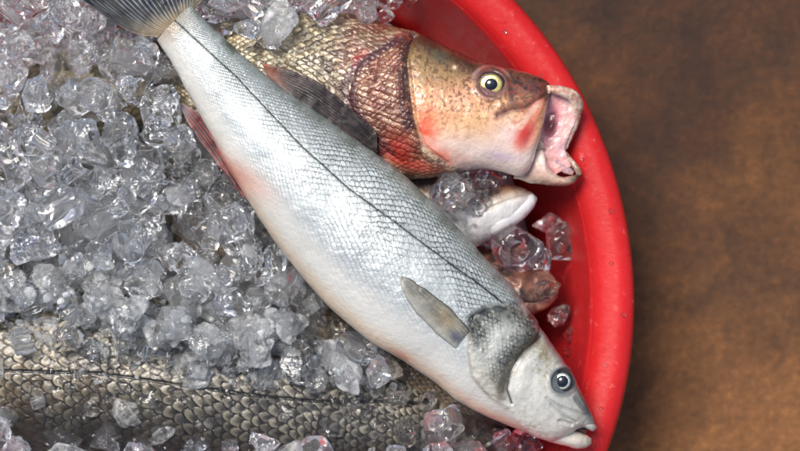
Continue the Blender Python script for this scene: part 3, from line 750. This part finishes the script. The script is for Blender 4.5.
loft('far_lip', [(556, 149), (566, 150), (573, 158), (580, 166), (583, 173)], [(560, 156), (565, 157), (569, 163), (575, 170), (579, 177)], [3, 3, 4, 4.5, 3], [15, 14, 14, 15, 15], BZ0, M_flesh, fb, step=0.6,
     colf=tone((226, 206, 190), 0.3, 0.05, 5, 195, (150, 120, 100)))
loft('tongue', [(549, 150), (558, 154), (567, 162), (575, 171)], [(550, 161), (557, 168), (565, 173), (573, 175)], [3, 4.5, 4, 2], [16, 16, 15, 14], BZ0, M_mouth, fb, step=0.6, colf=tone((176, 146, 158), 0.4, 0.0, 5, 196, (210, 170, 172)))

# ------------------------------------------------------------------ THE LOWER FISH
CZ0 = 0
cA = [(-190, 345), (-110, 318), (-40, 296), (30, 286), (110, 288), (190, 300), (260, 316), (330, 334), (390, 354), (440, 380), (480, 405), (505, 428)]
cB = [(-190, 385), (-110, 412), (-40, 436), (30, 452), (110, 464), (190, 472), (260, 476), (330, 480), (390, 482), (440, 480), (480, 470), (503, 446)]
cT = [14, 26, 38, 46, 50, 52, 52, 50, 46, 38, 26, 8]
cZ = [-30, -22, -14, -8, -4, -4, -8, -14, -22, -30, -38, -44]
CL = [(-60, 362), (0, 368.6), (57, 370), (100, 371), (135, 375), (167, 380), (200, 385), (267, 394), (317, 399), (398, 400), (430, 404)]
def c_scale(U, V): return scales(-U+1.5*fbm(U, V, 4, 215), V+1.3*fbm(U, V, 4, 216), 1, 1, 1.65, 0.62, 1.9)
def c_col(x, y, t, sg, U, V):
    n1 = fbm(x, y, 50, 203); n2 = fbm(x, y, 14, 205); n3 = fbm(x, y, 4, 207)
    hh, ee, rr = c_scale(U, V)
    c = np.zeros(x.shape+(3,))+np.array([104, 97, 80.])
    c = mx(c, (128, 128, 128), ss(120, 300, x)*0.6)
    c = mx(c, (120, 98, 70), ss(120, 0, x)*0.4*n1*2)
    c = c*(1+((rr-0.5)*0.35)[..., None])
    c = mx(c, (206, 196, 170), ss(0.35, 0.82, ee)*ss(0.97, 0.80, ee)*0.75*(0.25+0.9*rr))
    c = mx(c, (44, 40, 34), ss(0.7, 0.1, ee)*0.8)
    c = mx(c, (20, 16, 11), ss(0.80, 0.95, ee)*(0.75+0.25*n2))
    c = mx(c, (92, 66, 36), ss(0.5, 0.66, n2)*0.5*ss(200, 60, x))
    c = mx(c, (34, 28, 20), ss(-0.1, -0.8, t)*0.75)  # shadow along the lower side, painted into the skin colour
    c = c*(0.5+0.72*n1[..., None])
    c = mx(c, (18, 18, 16), ss(2.2, 0.6, dpoly(x, y, CL))*0.9)
    c = mx(c, (60, 48, 30), ss(0.3, 0.95, t)*0.5*n2*1.6)
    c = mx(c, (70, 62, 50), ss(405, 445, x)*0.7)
    return np.concatenate([c, np.zeros(x.shape+(1,))+0.08], -1)
def c_disp(x, y, t, sg, U, V):
    hh, ee, rr = c_scale(U, V)
    return ((hh-0.5)*1.0+(rr-0.5)*0.7)*ss(440, 410, x)+(fbm(x, y, 50, 211)-0.5)*6 - ss(2, 0.4, dpoly(x, y, CL))*1.2
fc_ = empty('brown_scaled_fish', (0, 0, CZ0*S))
tag(fc_, 'brown fish with coarse dark edged scales, half buried in ice along the bottom', 'fish')
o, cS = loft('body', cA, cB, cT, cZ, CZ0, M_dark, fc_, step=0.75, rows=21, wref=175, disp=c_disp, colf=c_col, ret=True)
patch('gill_cover', [(446, 388), (440, 405), (438, 425), (444, 448)], [(474, 406), (478, 420), (478, 436), (472, 452)], [3, 4, 4, 3], cS, M_dark, fc_, tone((84, 76, 66), 0.6, 0.15, 10, 212, (150, 140, 120)), CZ0)
loft('tail_fin', [(-188, 350), (-215, 330), (-245, 300)], [(-188, 380), (-214, 398), (-240, 425)], [10, 3, 1.5], [-30, -30, -30], CZ0, M_fin, fc_, step=1.5, colf=fin_col((60, 56, 50), (120, 112, 100), 18), disp=fin_disp(18, 1.2))

# ------------------------------------------------------------------ hidden-most fish: small white-chinned one, dark ones
dz = empty('white_chinned_fish', (0, 0, 0))
tag(dz, 'small fish head with a white chin poking out right of the silver fish', 'fish')
def d_col(x, y, t, sg, U, V):
    c = np.zeros(x.shape+(3,))+np.array([232, 230, 228.])
    c = mx(c, (150, 112, 88), ss(204, 190, y+0.12*(x-500))*0.9)
    c = mx(c, (72, 58, 52), blob(x, y, 486, 193, 12, 8)*0.9)
    c = mx(c, (205, 188, 170), ss(5, 1, dpoly(x, y, [(488, 209), (505, 198), (522, 190)]))*0.6)
    c = mx(c, (110, 112, 118), ss(500, 450, x)*0.6*ss(0.3, 0.6, fbm(x, y, 12, 223)))
    c = c*(0.92+0.16*fbm(x, y, 10, 221)[..., None])
    return np.concatenate([c, np.zeros(x.shape+(1,))+0.1], -1)
o, dS = loft('body', [(300, 110), (360, 130), (420, 158), (455, 175), (480, 184), (500, 185), (518, 186), (530, 190), (535, 195)],
             [(280, 150), (330, 190), (385, 225), (430, 246), (462, 252), (486, 242), (508, 226), (524, 210), (533, 200)], [20, 32, 38, 36, 32, 27, 20, 12, 3],
             [-50, -45, -35, -25, -18, -14, -12, -12, -12], -10, M_flesh, dz, step=0.8, rows=18, colf=d_col,
             disp=lambda x, y, t, sg, U, V: (fbm(x, y, 16, 222)-0.5)*4-ss(2.5, 0.4, dpoly(x, y, [(486, 210), (504, 202), (522, 196), (534, 196)]))*1.5, ret=True)
loft('lower_jaw', [(480, 212), (500, 208), (518, 199), (531, 193), (537, 197)], [(478, 238), (500, 233), (520, 222), (533, 209), (537, 201)], [10, 13, 12, 9, 3], [-2, -4, -8, -11, -12], -10, M_flesh, dz, step=0.7,
     colf=tone((236, 235, 236), 0.12, 0.05, 9, 224))
eye(dz, dS, 487, 194, 5.5, 4.0, -10, (120, 96, 80), -1.0, sock=(44, 34, 32))

ez = empty('dark_brown_fish', (0, 0, 0))
tag(ez, 'dark brown fish snout wedged under ice between the silver fish and the red wall', 'fish')
loft('body', [(400, 190), (450, 225), (490, 250), (520, 262), (540, 266), (552, 272), (558, 284)], [(370, 240), (420, 280), (462, 308), (495, 320), (522, 318), (542, 308), (554, 296)],
     [26, 30, 30, 28, 24, 16, 5], [-60, -55, -48, -42, -38, -36, -36], -40, M_dark, ez, step=0.9,
     colf=tone((74, 50, 40), 0.5, 0.12, 14, 231, (150, 92, 70)), disp=lambda x, y, t, sg, U, V: (fbm(x, y, 12, 232)-0.5)*6)
loft('lower_jaw', [(505, 296), (525, 296), (545, 292), (558, 290)], [(500, 316), (522, 318), (544, 309), (557, 298)], [10, 11, 8, 3], [-26, -26, -29, -33], -40, M_flesh, ez, step=0.8,
     colf=tone((176, 120, 96), 0.4, 0.05, 9, 233, (120, 70, 56)))

gz = empty('olive_scaled_fish', (0, 0, 0))
tag(gz, 'dark olive fish in the gap between the silver belly and the brown fish', 'fish')
def g_col(x, y, t, sg, U, V):
    hh, ee, rr = scales(-U, V)
    c = np.zeros(x.shape+(3,))+np.array([92, 76, 58.])
    c = mx(c, (150, 132, 104), ss(0.45, 0.65, fbm(x, y, 20, 241))*0.6)
    c = mx(c, (28, 22, 18), ss(0.75, 0.97, ee)*0.8)
    c = c*(1+((rr-0.5)*0.4)[..., None])
    return np.concatenate([c, np.zeros(x.shape+(1,))+0.15], -1)
o, gS_ = loft('body', [(170, 150), (230, 210), (290, 258), (350, 300), (400, 330), (450, 362), (490, 392), (512, 414)], [(140, 190), (185, 262), (240, 318), (300, 356), (360, 386), (415, 408), (465, 424), (505, 428)],
     [14, 28, 34, 36, 36, 32, 24, 8], [-34, -30, -26, -22, -22, -24, -30, -36], -25, M_dark, gz, step=0.9, rows=16, colf=g_col, ret=True,
     disp=lambda x, y, t, sg, U, V: (scales(-U, V)[0]-0.5)*2+(fbm(x, y, 20, 242)-0.5)*5)
loft('tail_fin', [(166, 152), (140, 128), (110, 95)], [(142, 184), (112, 168), (70, 140)], [8, 3, 1.5], [-34, -36, -40], -25, M_fin, gz, step=1.5, colf=fin_col((60, 56, 50), (120, 112, 100), 18), disp=fin_disp(18, 1.2))

hz_ = empty('speckled_fish', (0, 0, 0))
tag(hz_, 'olive yellow fish buried under the ice left of the silver fish tail', 'fish')
def h_col(x, y, t, sg, U, V):
    hh, ee, rr = scales(-U, V)
    c = np.zeros(x.shape+(3,))+np.array([150, 132, 92.])
    c = mx(c, (84, 74, 48), ss(0.45, 0.62, fbm(x, y, 16, 251))*0.7)
    c = mx(c, (40, 34, 22), ss(0.75, 0.97, ee)*0.7)
    c = c*(1+((rr-0.5)*0.4)[..., None])
    return np.concatenate([c, np.zeros(x.shape+(1,))+0.15], -1)
o, hS_ = loft('body', [(250, 50), (200, 44), (140, 42), (80, 50), (20, 70), (-40, 100), (-80, 130)], [(250, 92), (200, 112), (140, 126), (80, 138), (20, 150), (-40, 158), (-76, 156)],
     [14, 26, 34, 36, 34, 26, 10], [-20, -22, -22, -24, -30, -36, -42], -22, M_dark, hz_, step=1.0, rows=14, colf=h_col, ret=True,
     disp=lambda x, y, t, sg, U, V: (scales(-U, V)[0]-0.5)*2+(fbm(x, y, 20, 252)-0.5)*5)
loft('tail_fin', [(252, 54), (280, 40), (300, 30)], [(252, 88), (275, 100), (292, 118)], [8, 3, 1.5], [-20, -22, -26], -22, M_fin, hz_, step=1.5, colf=fin_col((60, 56, 50), (120, 112, 100), 18))

# ------------------------------------------------------------------ ICE
nbx = 150
xs = np.linspace(BC[0]-372, BC[0]+372, nbx); ys = np.linspace(BC[1]-372, BC[1]+372, nbx)
def base_z(x, y):
    r = np.hypot(x-BC[0], y-BC[1])
    return -40 - 98*ss(285, 345, r) - 60*ss(335, 362, r) + 0*x
X, Y = np.meshgrid(xs, ys)
rr_ = np.hypot(X-BC[0], Y-BC[1]); kk = np.where(rr_ > 345, 345/np.maximum(rr_, 1), 1)
Xc, Yc = BC[0]+(X-BC[0])*kk, BC[1]+(Y-BC[1])*kk
sl_ = mesh_np('slush', P3(Xc, Yc, base_z(Xc, Yc)+(fbm(Xc, Yc, 24, 301)-0.5)*34, 0), grid_faces(nbx, nbx, False)[:, ::-1], M_slush)
tag(sl_, 'grey slush of melting ice packed beneath the cubes', 'slush', kind='stuff')

def ico(sub):
    import bmesh
    bm = bmesh.new(); bmesh.ops.create_icosphere(bm, subdivisions=sub, radius=1)
    V = np.array([v.co[:] for v in bm.verts]); F = np.array([[v.index for v in f.verts] for f in bm.faces]); bm.free()
    return V, F
IV, IF = ico(5); IVs, IFs = ico(3)
def cut(V, R, n, dmin, dmax, soft=0.02):
    for _ in range(n):
        nn = R.normal(size=3); nn /= np.linalg.norm(nn); d = R.uniform(dmin, dmax)
        e = V@nn-d; V = V-np.where(e > 0, e*(1-soft), 0)[:, None]*nn
    return V
def n3(V, f, seed):
    a = vn(V[:, 0]*f+V[:, 2]*1.7*f, V[:, 1]*f-V[:, 2]*1.3*f, seed)-0.5
    b = vn(V[:, 1]*f+V[:, 0]*0.9*f+9, V[:, 2]*f-V[:, 0]*1.1*f, seed+7)-0.5
    return a*0.6+(0.25-np.abs(b))*0.9
def proto_chunk(seed):
    R = np.random.RandomState(seed)
    V = IV*np.array([R.uniform(.9, 1.25), R.uniform(.8, 1.05), R.uniform(.7, 1)])
    V = cut(V, R, R.randint(8, 13), 0.34, 0.78, 0.03)
    V = V*(1+0.10*n3(V, 2.0, seed)[:, None]+0.07*n3(V, 5, seed+1)[:, None]+0.03*n3(V, 11, seed+2)[:, None])
    return V, IF
def proto_cup(seed):
    """rounded barrel with a melted hollow in one end"""
    R = np.random.RandomState(seed)
    dep = R.uniform(0.7, 1.2); hr = R.uniform(0.58, 0.72); tp = R.uniform(0.8, 1.0)
    prof = [(0.0, -0.95), (0.45, -0.95), (0.8, -0.85), (0.93, -0.5), (0.98, 0.0), (0.95*tp, 0.55), (0.90*tp, 0.88), (0.76*tp, 1.0), (hr*1.05, 0.96), (hr*.9, 0.8), (hr*0.75, 0.3), (hr*0.5, 0.9-dep), (0.0, 0.85-dep)]
    pr = cr(prof, 60); pr[:, 0] = np.maximum(pr[:, 0], 0.003)
    a = np.linspace(0, 2*math.pi, 52, endpoint=False)[None, :]
    r, z = pr[:, 0][:, None], pr[:, 1][:, None]
    sq = 1+0.10*np.cos(4*a+R.uniform(0, 6))*ss(0.5, 0.9, r)
    V = np.stack([r*np.cos(a)*sq, r*np.sin(a)*sq*R.uniform(.8, 1), z*R.uniform(0.75, 1.1)+0*a], -1).reshape(-1, 3)
    V = cut(V, R, 5, 0.55, 0.95, 0.06)
    V = V*(1+0.22*n3(V, 1.6, seed)[:, None]+0.10*n3(V, 4, seed+1)[:, None])
    return V, grid_faces(60, 52, True)
def proto_tube(seed):
    R = np.random.RandomState(seed)
    hr = R.uniform(0.36, 0.6); hl = R.uniform(0.7, 1.15)
    b = np.linspace(0, 2*math.pi, 44, endpoint=False)[:, None]; a = np.linspace(0, 2*math.pi, 60, endpoint=False)[None, :]
    rm, rw = (1+hr)/2, (1-hr)/2
    sp = lambda v: np.sign(v)*np.abs(v)**0.4
    r = rm+rw*sp(np.cos(b)); z = hl*sp(np.sin(b))
    V = np.stack([r*np.cos(a), r*np.sin(a)*R.uniform(.85, 1), z+0*a], -1).reshape(-1, 3)
    V = cut(V, R, 4, 0.5, 0.9, 0.06)
    V = V*(1+0.2*n3(V, 1.5, seed)[:, None]+0.07*n3(V, 4, seed+1)[:, None])
    i = np.arange(44)[:, None]; j = np.arange(60)[None, :]; i2 = (i+1) % 44; j2 = (j+1) % 60
    F = np.stack([i*60+j, i*60+j2, i2*60+j2, i2*60+j], -1).reshape(-1, 4)
    return V, F
def orient(V, F):
    a, b, c = V[F[:, 0]], V[F[:, 1]], V[F[:, 2]]
    vol = (a*np.cross(b, c)).sum()
    return V, (F if vol > 0 else F[:, ::-1])
KINDS = [('angular_ice_cube', proto_chunk, 'angular'), ('cupped_ice_cube', proto_cup, 'rounded'), ('ring_ice_cube', proto_tube, 'ring shaped')]
protos = []
for k, (nm, fn, adj) in enumerate(KINDS):
    for q_ in range(6):
        V_, F_ = orient(*fn(1000+k*50+q_)); V_ = V_/np.abs(V_).max()
        protos.append((k, V_, F_))
        # a melted air hollow or two inside, seen as rings through the ice
        Rv = np.random.RandomState(3000+k*50+q_)
        if F_.shape[1] == 3 or k == 1:
            F3 = F_ if F_.shape[1] == 3 else np.vstack([F_[:, [0, 1, 2]], F_[:, [0, 2, 3]]])
            vs, fs, of = [V_], [F3], len(V_)
            for _ in range(1 if k == 0 else 1):
                e = Rv.uniform(0.14, 0.34, 3) if k == 0 else Rv.uniform(0.08, 0.16, 3)
                B_ = IVs*e*(1+0.5*n3(IVs, 1.8, 88+q_)[:, None])+(Rv.uniform(-.2, .2, 3) if k == 0 else np.array([0.1, 0.0, -0.55]))
                vs.append(B_); fs.append(IFs[:, ::-1]+of); of += len(B_)
            protos[-1] = (k, np.vstack(vs), np.vstack(fs))
meshes = {}
def ice_mesh(pi, mat):
    key = (pi, mat.name)
    if key not in meshes:
        k, V_, F_ = protos[pi]
        o = mesh_np(KINDS[k][0], V_*S, F_, mat); meshes[key] = o.data; bpy.data.objects.remove(o)
    return meshes[key]

# height map of everything already lying in the basin (photo units)
hf = np.empty((GN, GM))
GXs = GX0+GS*np.arange(GM)[None, :]; GYs = GY0+GS*np.arange(GN)[:, None]
hf[:] = base_z(GXs+0*GYs, GYs+0*GXs)
for s_ in (cS, gS_, hS_, dS, bS):
    hf = np.maximum(hf, s_.grid)
MAINP = [tuple(p) for p in mA[::1]]+[tuple(p) for p in mB[::-1]]
MAINP = MAINP + []
TAILP = [(194, 9), (206, -60), (200, -95), (36, -44), (103, 14), (157, 38)]
BHEAD = [(305, 22), (350, 20), (425, 35), (480, 61), (555, 84), (590, 88), (590, 190), (480, 176), (380, 178), (300, 150), (262, 70), (285, 50)]
BELLYGAP = [(330, 300), (350, 320), (480, 400), (540, 430), (520, 445), (470, 440), (420, 385), (330, 335)]
CFREE = [(-10, 312), (60, 316), (110, 335), (170, 352), (250, 370), (400, 392), (430, 410), (420, 434), (300, 434), (200, 430), (140, 424), (60, 432), (-10, 426)]
DHEAD = [(500, 184), (540, 186), (540, 205), (510, 236), (490, 236), (482, 205)]
def okpos(x, y, r, layer):
    X_, Y_ = np.array([x]), np.array([y])
    rr0 = math.hypot(x-BC[0], y-BC[1])
    if rr0+r*0.5 > 352: return False
    if sdpoly(X_, Y_, MAINP)[0] < (r*0.75 if layer else -8): return False
    if sdpoly(X_, Y_, TAILP)[0] < (r*0.55 if layer else -20): return False
    if sdpoly(X_, Y_, [(176, 100), (196, 108), (250, 196), (240, 200), (184, 122)])[0] < r*0.5 and layer: return False
    if sdpoly(X_, Y_, BHEAD)[0] < r*0.6: return False
    if sdpoly(X_, Y_, DHEAD)[0] < r*0.4: return False
    if x > 455 and y < 330 and x < 600: return False          # placed by hand
    if layer:
        if sdpoly(X_, Y_, CFREE)[0] < r*0.45: return False
        if y > 414 and random.random() > 0.25: return False
        if sdpoly(X_, Y_, BELLYGAP)[0] < -2 and random.random() > 0.12: return False
    elif sdpoly(X_, Y_, CFREE)[0] < r*0.8 or sdpoly(X_, Y_, BELLYGAP)[0] < r*0.5: return False
    return True
def rest(x, y, r):
    i0, i1 = int((y-r-GY0)/GS), int((y+r-GY0)/GS)+1; j0, j1 = int((x-r-GX0)/GS), int((x+r-GX0)/GS)+1
    i0, j0 = max(i0, 0), max(j0, 0)
    sub = hf[i0:i1, j0:j1]
    if sub.size == 0: return None
    yy = GYs[i0:i1]; xx = GXs[:, j0:j1]
    d2 = (xx-x)**2+(yy-y)**2; cap = np.sqrt(np.clip((r*0.85)**2-d2*0.72, 0, None))*0.78
    m_ = d2 < (r*0.85)**2
    z = (sub+cap*0.9)[m_].max()
    return z, (i0, i1, j0, j1, m_, cap)
cubes = []
def drop(n, layer, r0, r1, kcand, xr=(-60, 530), yr=(-50, 500), zmax=75):
    done = 0; tries = 0
    while done < n and tries < n*6:
        tries += 1; best = None
        r = random.uniform(r0, r1)
        for _ in range(kcand):
            x, y = random.uniform(*xr), random.uniform(*yr)
            if not okpos(x, y, r, layer): continue
            q = rest(x, y, r)
            if q is None: continue
            if best is None or q[0] < best[0]: best = (q[0], x, y, q[1])
        if best is None or best[0] > zmax: continue
        z, x, y, (i0, i1, j0, j1, m_, cap) = best
        sub = hf[i0:i1, j0:j1]; sub[m_] = np.maximum(sub[m_], (z+cap*0.85)[m_])
        cubes.append((layer, x, y, z, r)); done += 1
drop(170, 0, 14, 22, 10)
drop(185, 1, 13, 20, 14)
drop(52, 1, 8, 13, 10)
print('cubes', len(cubes))
# the lower layers are one mass
VV, FF3, off = [], [], 0
inds = []
for (layer, x, y, z, r) in cubes:
    if layer == 0:
        k, V_, F_ = protos[random.randrange(len(protos))]
        R_ = np.array(Euler([random.uniform(0, 6.28) for _ in range(3)]).to_matrix())
        W_ = (V_@R_.T)*r*1.12*S + P3(np.array(x), np.array(y), np.array(z), z)
        F3 = F_ if F_.shape[1] == 3 else np.vstack([F_[:, [0, 1, 2]], F_[:, [0, 2, 3]]])
        VV.append(W_); FF3.append(F3+off); off += len(W_)
    else: inds.append((x, y, z, r))
o = mesh_np('packed_ice', np.vstack(VV), np.vstack(FF3), M_ice)
tag(o, 'mass of packed clear ice lying deeper in the basin under the loose cubes', 'ice', kind='stuff')

CPOLY = [(c_[0], c_[1]) for c_ in cA]+[(c_[0], c_[1]) for c_ in cB[::-1]]
def region(x, y):
    if y > 300 and x < 470 and sdpoly(np.array([x]), np.array([y]), CPOLY)[0] < 4:
        if y > 415: return 'along the bottom edge of the brown fish'
        if x < 160: return 'on the left of the brown fish'
        if x < 320: return 'on the middle of the brown fish'
        return 'on the right of the brown fish'
    if x > 330 and y < 60: return 'above the reddish fish'
    if x > 180 and y < 80: return 'right of the silver tail'
    if y < 110 and x < 100: return 'in the top left corner'
    if y < 150: return 'just below the silver tail'
    if x < 100 and y < 230: return 'left edge, level with the anal fin'
    if x < 100: return 'just above the brown fish' if x > 45 else 'left edge, just above the brown fish'
    if x < 200 and y < 230: return 'left of the red anal fin'
    if x < 200: return 'between anal fin and brown fish'
    if y < 260: return 'below the red anal fin'
    return 'under the silver belly'
CUBES = []
def put_cube(x, y, z, r, pi, mat, rot, reg=None, sc3=(1, 1, 1)):
    k = protos[pi][0]; nm, _, adj = KINDS[k]
    ob = bpy.data.objects.new(nm, ice_mesh(pi, mat)); col.objects.link(ob)
    ob.location = P3(np.array(x*1.0), np.array(y*1.0), np.array(z*1.0), z).tolist()
    ob.rotation_euler = rot; ob.scale = tuple(r*1.12*c_ for c_ in sc3)
    reg = reg or region(x, y)
    clo = 'cloudy' if mat is M_ice2 else ('glassy' if mat is M_clear else 'clear')
    sz = 'small ' if r < 12.5 else ''
    CUBES.append((ob, f'{sz}{clo} {adj}', reg, x, y))
    return ob
for (x, y, z, r) in inds:
    pi = random.choices(range(len(protos)), weights=[1.3]*6+[1.2]*6+[0.9]*6)[0]
    cloudy = 0.2+0.6*ss(180, 320, np.array(y*1.0))
    mat = M_ice2 if random.random() < float(cloudy) else M_ice
    put_cube(x, y, z, r, pi, mat, [random.uniform(0, 6.28) for _ in range(3)])
# a few clear pieces lying on the scales of the lower fish
for (x, y, z, r_) in [(22, 342, 52, 13), (66, 338, 54, 17), (96, 352, 52, 14), (128, 346, 54, 18), (165, 352, 54, 20), (150, 396, 44, 15), (196, 366, 52, 15), (232, 358, 54, 18),
                      (262, 372, 50, 16), (296, 362, 50, 19), (318, 384, 46, 12), (342, 378, 42, 17), (92, 404, 44, 13), (225, 404, 42, 15), (205, 420, 36, 16), (288, 412, 38, 14), (360, 404, 34, 13), (38, 400, 44, 9), (396, 396, 24, 15),
                      (30, 300, 50, 17), (75, 310, 52, 16), (4, 420, 34, 14), (62, 436, 26, 18), (110, 430, 30, 17), (160, 430, 30, 15), (250, 428, 30, 16), (330, 424, 26, 16), (376, 428, 20, 17)]:
    put_cube(x, y, z, r_, random.randrange(len(protos)), M_clear if random.random() < 0.75 else M_ice2, [random.uniform(0, 6.28) for _ in range(3)], None, (1, 1, 0.75))
# cubes in the gap at the right of the silver fish
REG = 'between silver fish and red wall'
for (x, y, z, r, pi, rot) in [(516, 246, 4, 23, 12, (0.3, 0.2, 0)), (496, 218+40, -20, 15, 1, (1, 2, 0)), (540, 288, -14, 19, 7, (0.6, 0.2, 1)), (472, 186, 12, 15, 8, (0.5, 0.3, 1)),
                              (490, 180, 4, 12, 13, (1.2, 0.3, 1)), (460, 196, 18, 14, 3, (2, 0.3, 1)), (452, 178, 6, 14, 14, (0.2, 0.8, 1)), (478, 203, 16, 12, 9, (2.2, 0.8, 1)),
                              (352, 2, -14, 15, 6, (0.5, 0.1, 1)), (374, -2, -30, 15, 13, (0.7, 0.4, 1)), (396, 2, -50, 14, 1, (2, 0.4, 1)), (386, 16, -40, 9, 3, (2, 1.4, 1)), (412, -6, -62, 12, 9, (1.1, 0.4, 1)), (365, 14, -24, 9, 15, (0.1, 0.6, 1)),
                              (541, 262, -20, 13, 4, (0.2, 2.8, 1)), (562, 244, -60, 22, 2, (0.2, 0.1, 0.5)), (550, 225, -55, 17, 5, (1.2, 0.1, 0.5)), (572, 330, -70, 14, 0, (1, 1, 1)),
                              (560, 316, -60, 14, 10, (1, 1, 0)), (575, 352, -72, 12, 3, (2, 1, 0)), (440, 183, -4, 13, 2, (1, 3, 0)), (500, 440, -30, 15, 2, (1, 0, 2)),
                              (523, 446, -40, 16, 9, (2, 0, 1)), (478, 436, -12, 13, 13, (0.2, 0.3, 0)), (380, 357, 22, 14, 1, (1, 2, 2)), (340, 330, 16, 18, 8, (0.2, 0.7, 2)), (318, 352, 40, 22, 4, (0.3, 1.7, 2)),
                              (408, 432, 24, 15, 7, (0.3, 0.3, 2)), (440, 436, -4, 11, 15, (0.3, 0.1, 2))]:
    put_cube(x, y, z, r, pi, M_clear, rot, REG if (x > 435 and y < 400) else ('below the silver fish head' if x > 470 else None),
             (1, 1, 1) if z > -50 else (1.1, 0.9, 0.6))

# crushed and half melted ice: nobody could count the pieces
IV2, IF2 = ico(4)
def grains(n, dens, s0, s1, seed, mat, name, label, cat, flat=0.55):
    R = np.random.RandomState(seed)
    x = R.uniform(-30, 520, n*10); y = R.uniform(-20, 470, n*10)
    keep = R.uniform(0, 1, n*10) < dens(x, y)
    x, y = x[keep][:n], y[keep][:n]; n = len(x)
    ps = []
    for q_ in range(8):
        V_ = cut(IV2*np.array([1.2, 0.9, 0.8]), R, 8, 0.45, 0.8, 0.05); ps.append(V_*(1+0.35*n3(V_, 2.0, q_)[:, None]))
    VV, FF = [], []
    for q_ in range(n):
        i = int(round((y[q_]-GY0)/GS)); j = int(round((x[q_]-GX0)/GS))
        sz = s0+(s1-s0)*R.uniform()**2.2
        z = hf[i-1:i+2, j-1:j+2].mean()-sz*0.15
        Rm = np.array(Euler((R.normal(0, .35), R.normal(0, .35), 0)).to_matrix())@np.diag([1, 1, flat])@np.array(Euler(R.uniform(0, 6.28, 3)).to_matrix())
        VV.append((ps[q_ % 8]@Rm.T)*sz*S+P3(x[q_], y[q_], z, z)); FF.append(IF2+len(IV2)*q_)
    o = mesh_np(name, np.vstack(VV), np.vstack(FF), mat)
    tag(o, label, cat, kind='stuff')
def dens1(x, y):
    ins = (sdpoly(x, y, MAINP) > 3) & (sdpoly(x, y, BHEAD) > 5) & (sdpoly(x, y, DHEAD) > 3) & (np.hypot(x-BC[0], y-BC[1]) < 338) & (sdpoly(x, y, TAILP) > 3)
    band = blob(x, y, 150, 322, 200, 34, 12)+0.5*blob(x, y, 30, 280, 70, 30)+0.6*blob(x, y, 240, 335, 110, 26, 14)
    cl = ss(0.35, 0.6, fbm(x, y, 30, 401))
    ins = ins & (sdpoly(x, y, BELLYGAP) > 12)
    return ins*np.clip(band*(0.25+0.9*cl)+0.05*cl, 0, 1)
grains(190, dens1, 8, 24, 11, M_milk, 'crushed_ice', 'milky half melted crushed ice strewn over the cubes and the lower brown fish', 'crushed ice', 0.3)
def dens3(x, y):
    ins = (sdpoly(x, y, MAINP) > 3) & (sdpoly(x, y, BELLYGAP) > 10)
    cl = ss(0.40, 0.62, fbm(x, y, 22, 421))
    return ins*np.clip(blob(x, y, 150, 330, 210, 26, 9)*(0.12+1.0*cl)+0.55*blob(x, y, 20, 296, 40, 22)*cl, 0, 1)
IV2, IF2 = ico(2)
grains(2600, dens3, 1.6, 6.5, 13, M_frost, 'frost', 'fine white frosty slush spilling over the back of the lower brown fish', 'frost', 0.5)
def dens2(x, y):
    return (dens1(x, y) > 0)*ss(0.45, 0.6, fbm(x, y, 40, 411))*0.5
grains(900, dens2, 2, 8, 12, M_clear, 'ice_chips', 'tiny clear ice chips scattered between the cubes', 'ice chips', 0.8)

# one label for each cube: its look, where it lies, and its order among those that look the same there
ORD = ['leftmost', 'second from left', 'third from left', 'fourth from left', 'fifth from left', 'sixth from left', 'seventh from left', 'eighth from left', 'ninth from left', 'tenth from left', 'eleventh from left', 'rightmost']
RO = ['rightmost', 'second from right', 'third from right', 'fourth from right']
sets = {}
for c_ in CUBES: sets.setdefault((c_[1], c_[2]), []).append(c_)
def short(l): return ' '.join(l.split()[:16])
for (look, reg), lst in sets.items():
    lst.sort(key=lambda c_: c_[3])
    if len(lst) > 12: look_ = look
    for i_, (ob, _, _, x, y) in enumerate(lst):
        lab = f'{look} ice cube {reg}' if len(lst) == 1 else f'{look} ice cube {reg}, {(ORD[i_] if i_ < 9 else RO[min(len(lst)-1-i_, 3)])}'
        tag(ob, short(lab), 'ice cube', f'ice cubes {reg}')

# water drops on the rim
RW = np.random.RandomState(21)
dm = None; angs = sorted([-41, -33, -27, -20, -12, -5, 2, 9, 15, 20])
NTH = ['topmost', 'second from top', 'third from top', 'fourth from top', 'fifth from top', 'sixth from top', 'fourth from bottom', 'third from bottom', 'second from bottom', 'lowest']
for i_, a_ in enumerate(angs):
    rr0 = RW.uniform(408, 430); a_ = math.radians(a_)
    x, y = BC[0]+rr0*math.cos(a_), BC[1]+rr0*math.sin(a_)
    if dm is None:
        V_ = IVs*np.array([1, 1, 0.55])*(1+0.3*n3(IVs, 0.9, 4)[:, None])
        t_ = mesh_np('water_drop', V_*S, IFs, M_clear); dm = t_.data; bpy.data.objects.remove(t_)
    ob = bpy.data.objects.new('water_drop', dm); col.objects.link(ob)
    k = RW.uniform(1.4, 2.8); ob.scale = (k*RW.uniform(.8, 1.3), k, k); ob.rotation_euler = (0, 0, RW.uniform(0, 3))
    ob.location = P3(np.array(x), np.array(y), np.array(0.2), 0).tolist()
    tag(ob, f'small water drop on the red basin rim, {NTH[i_]}', 'water drop', 'water drops on the red rim')
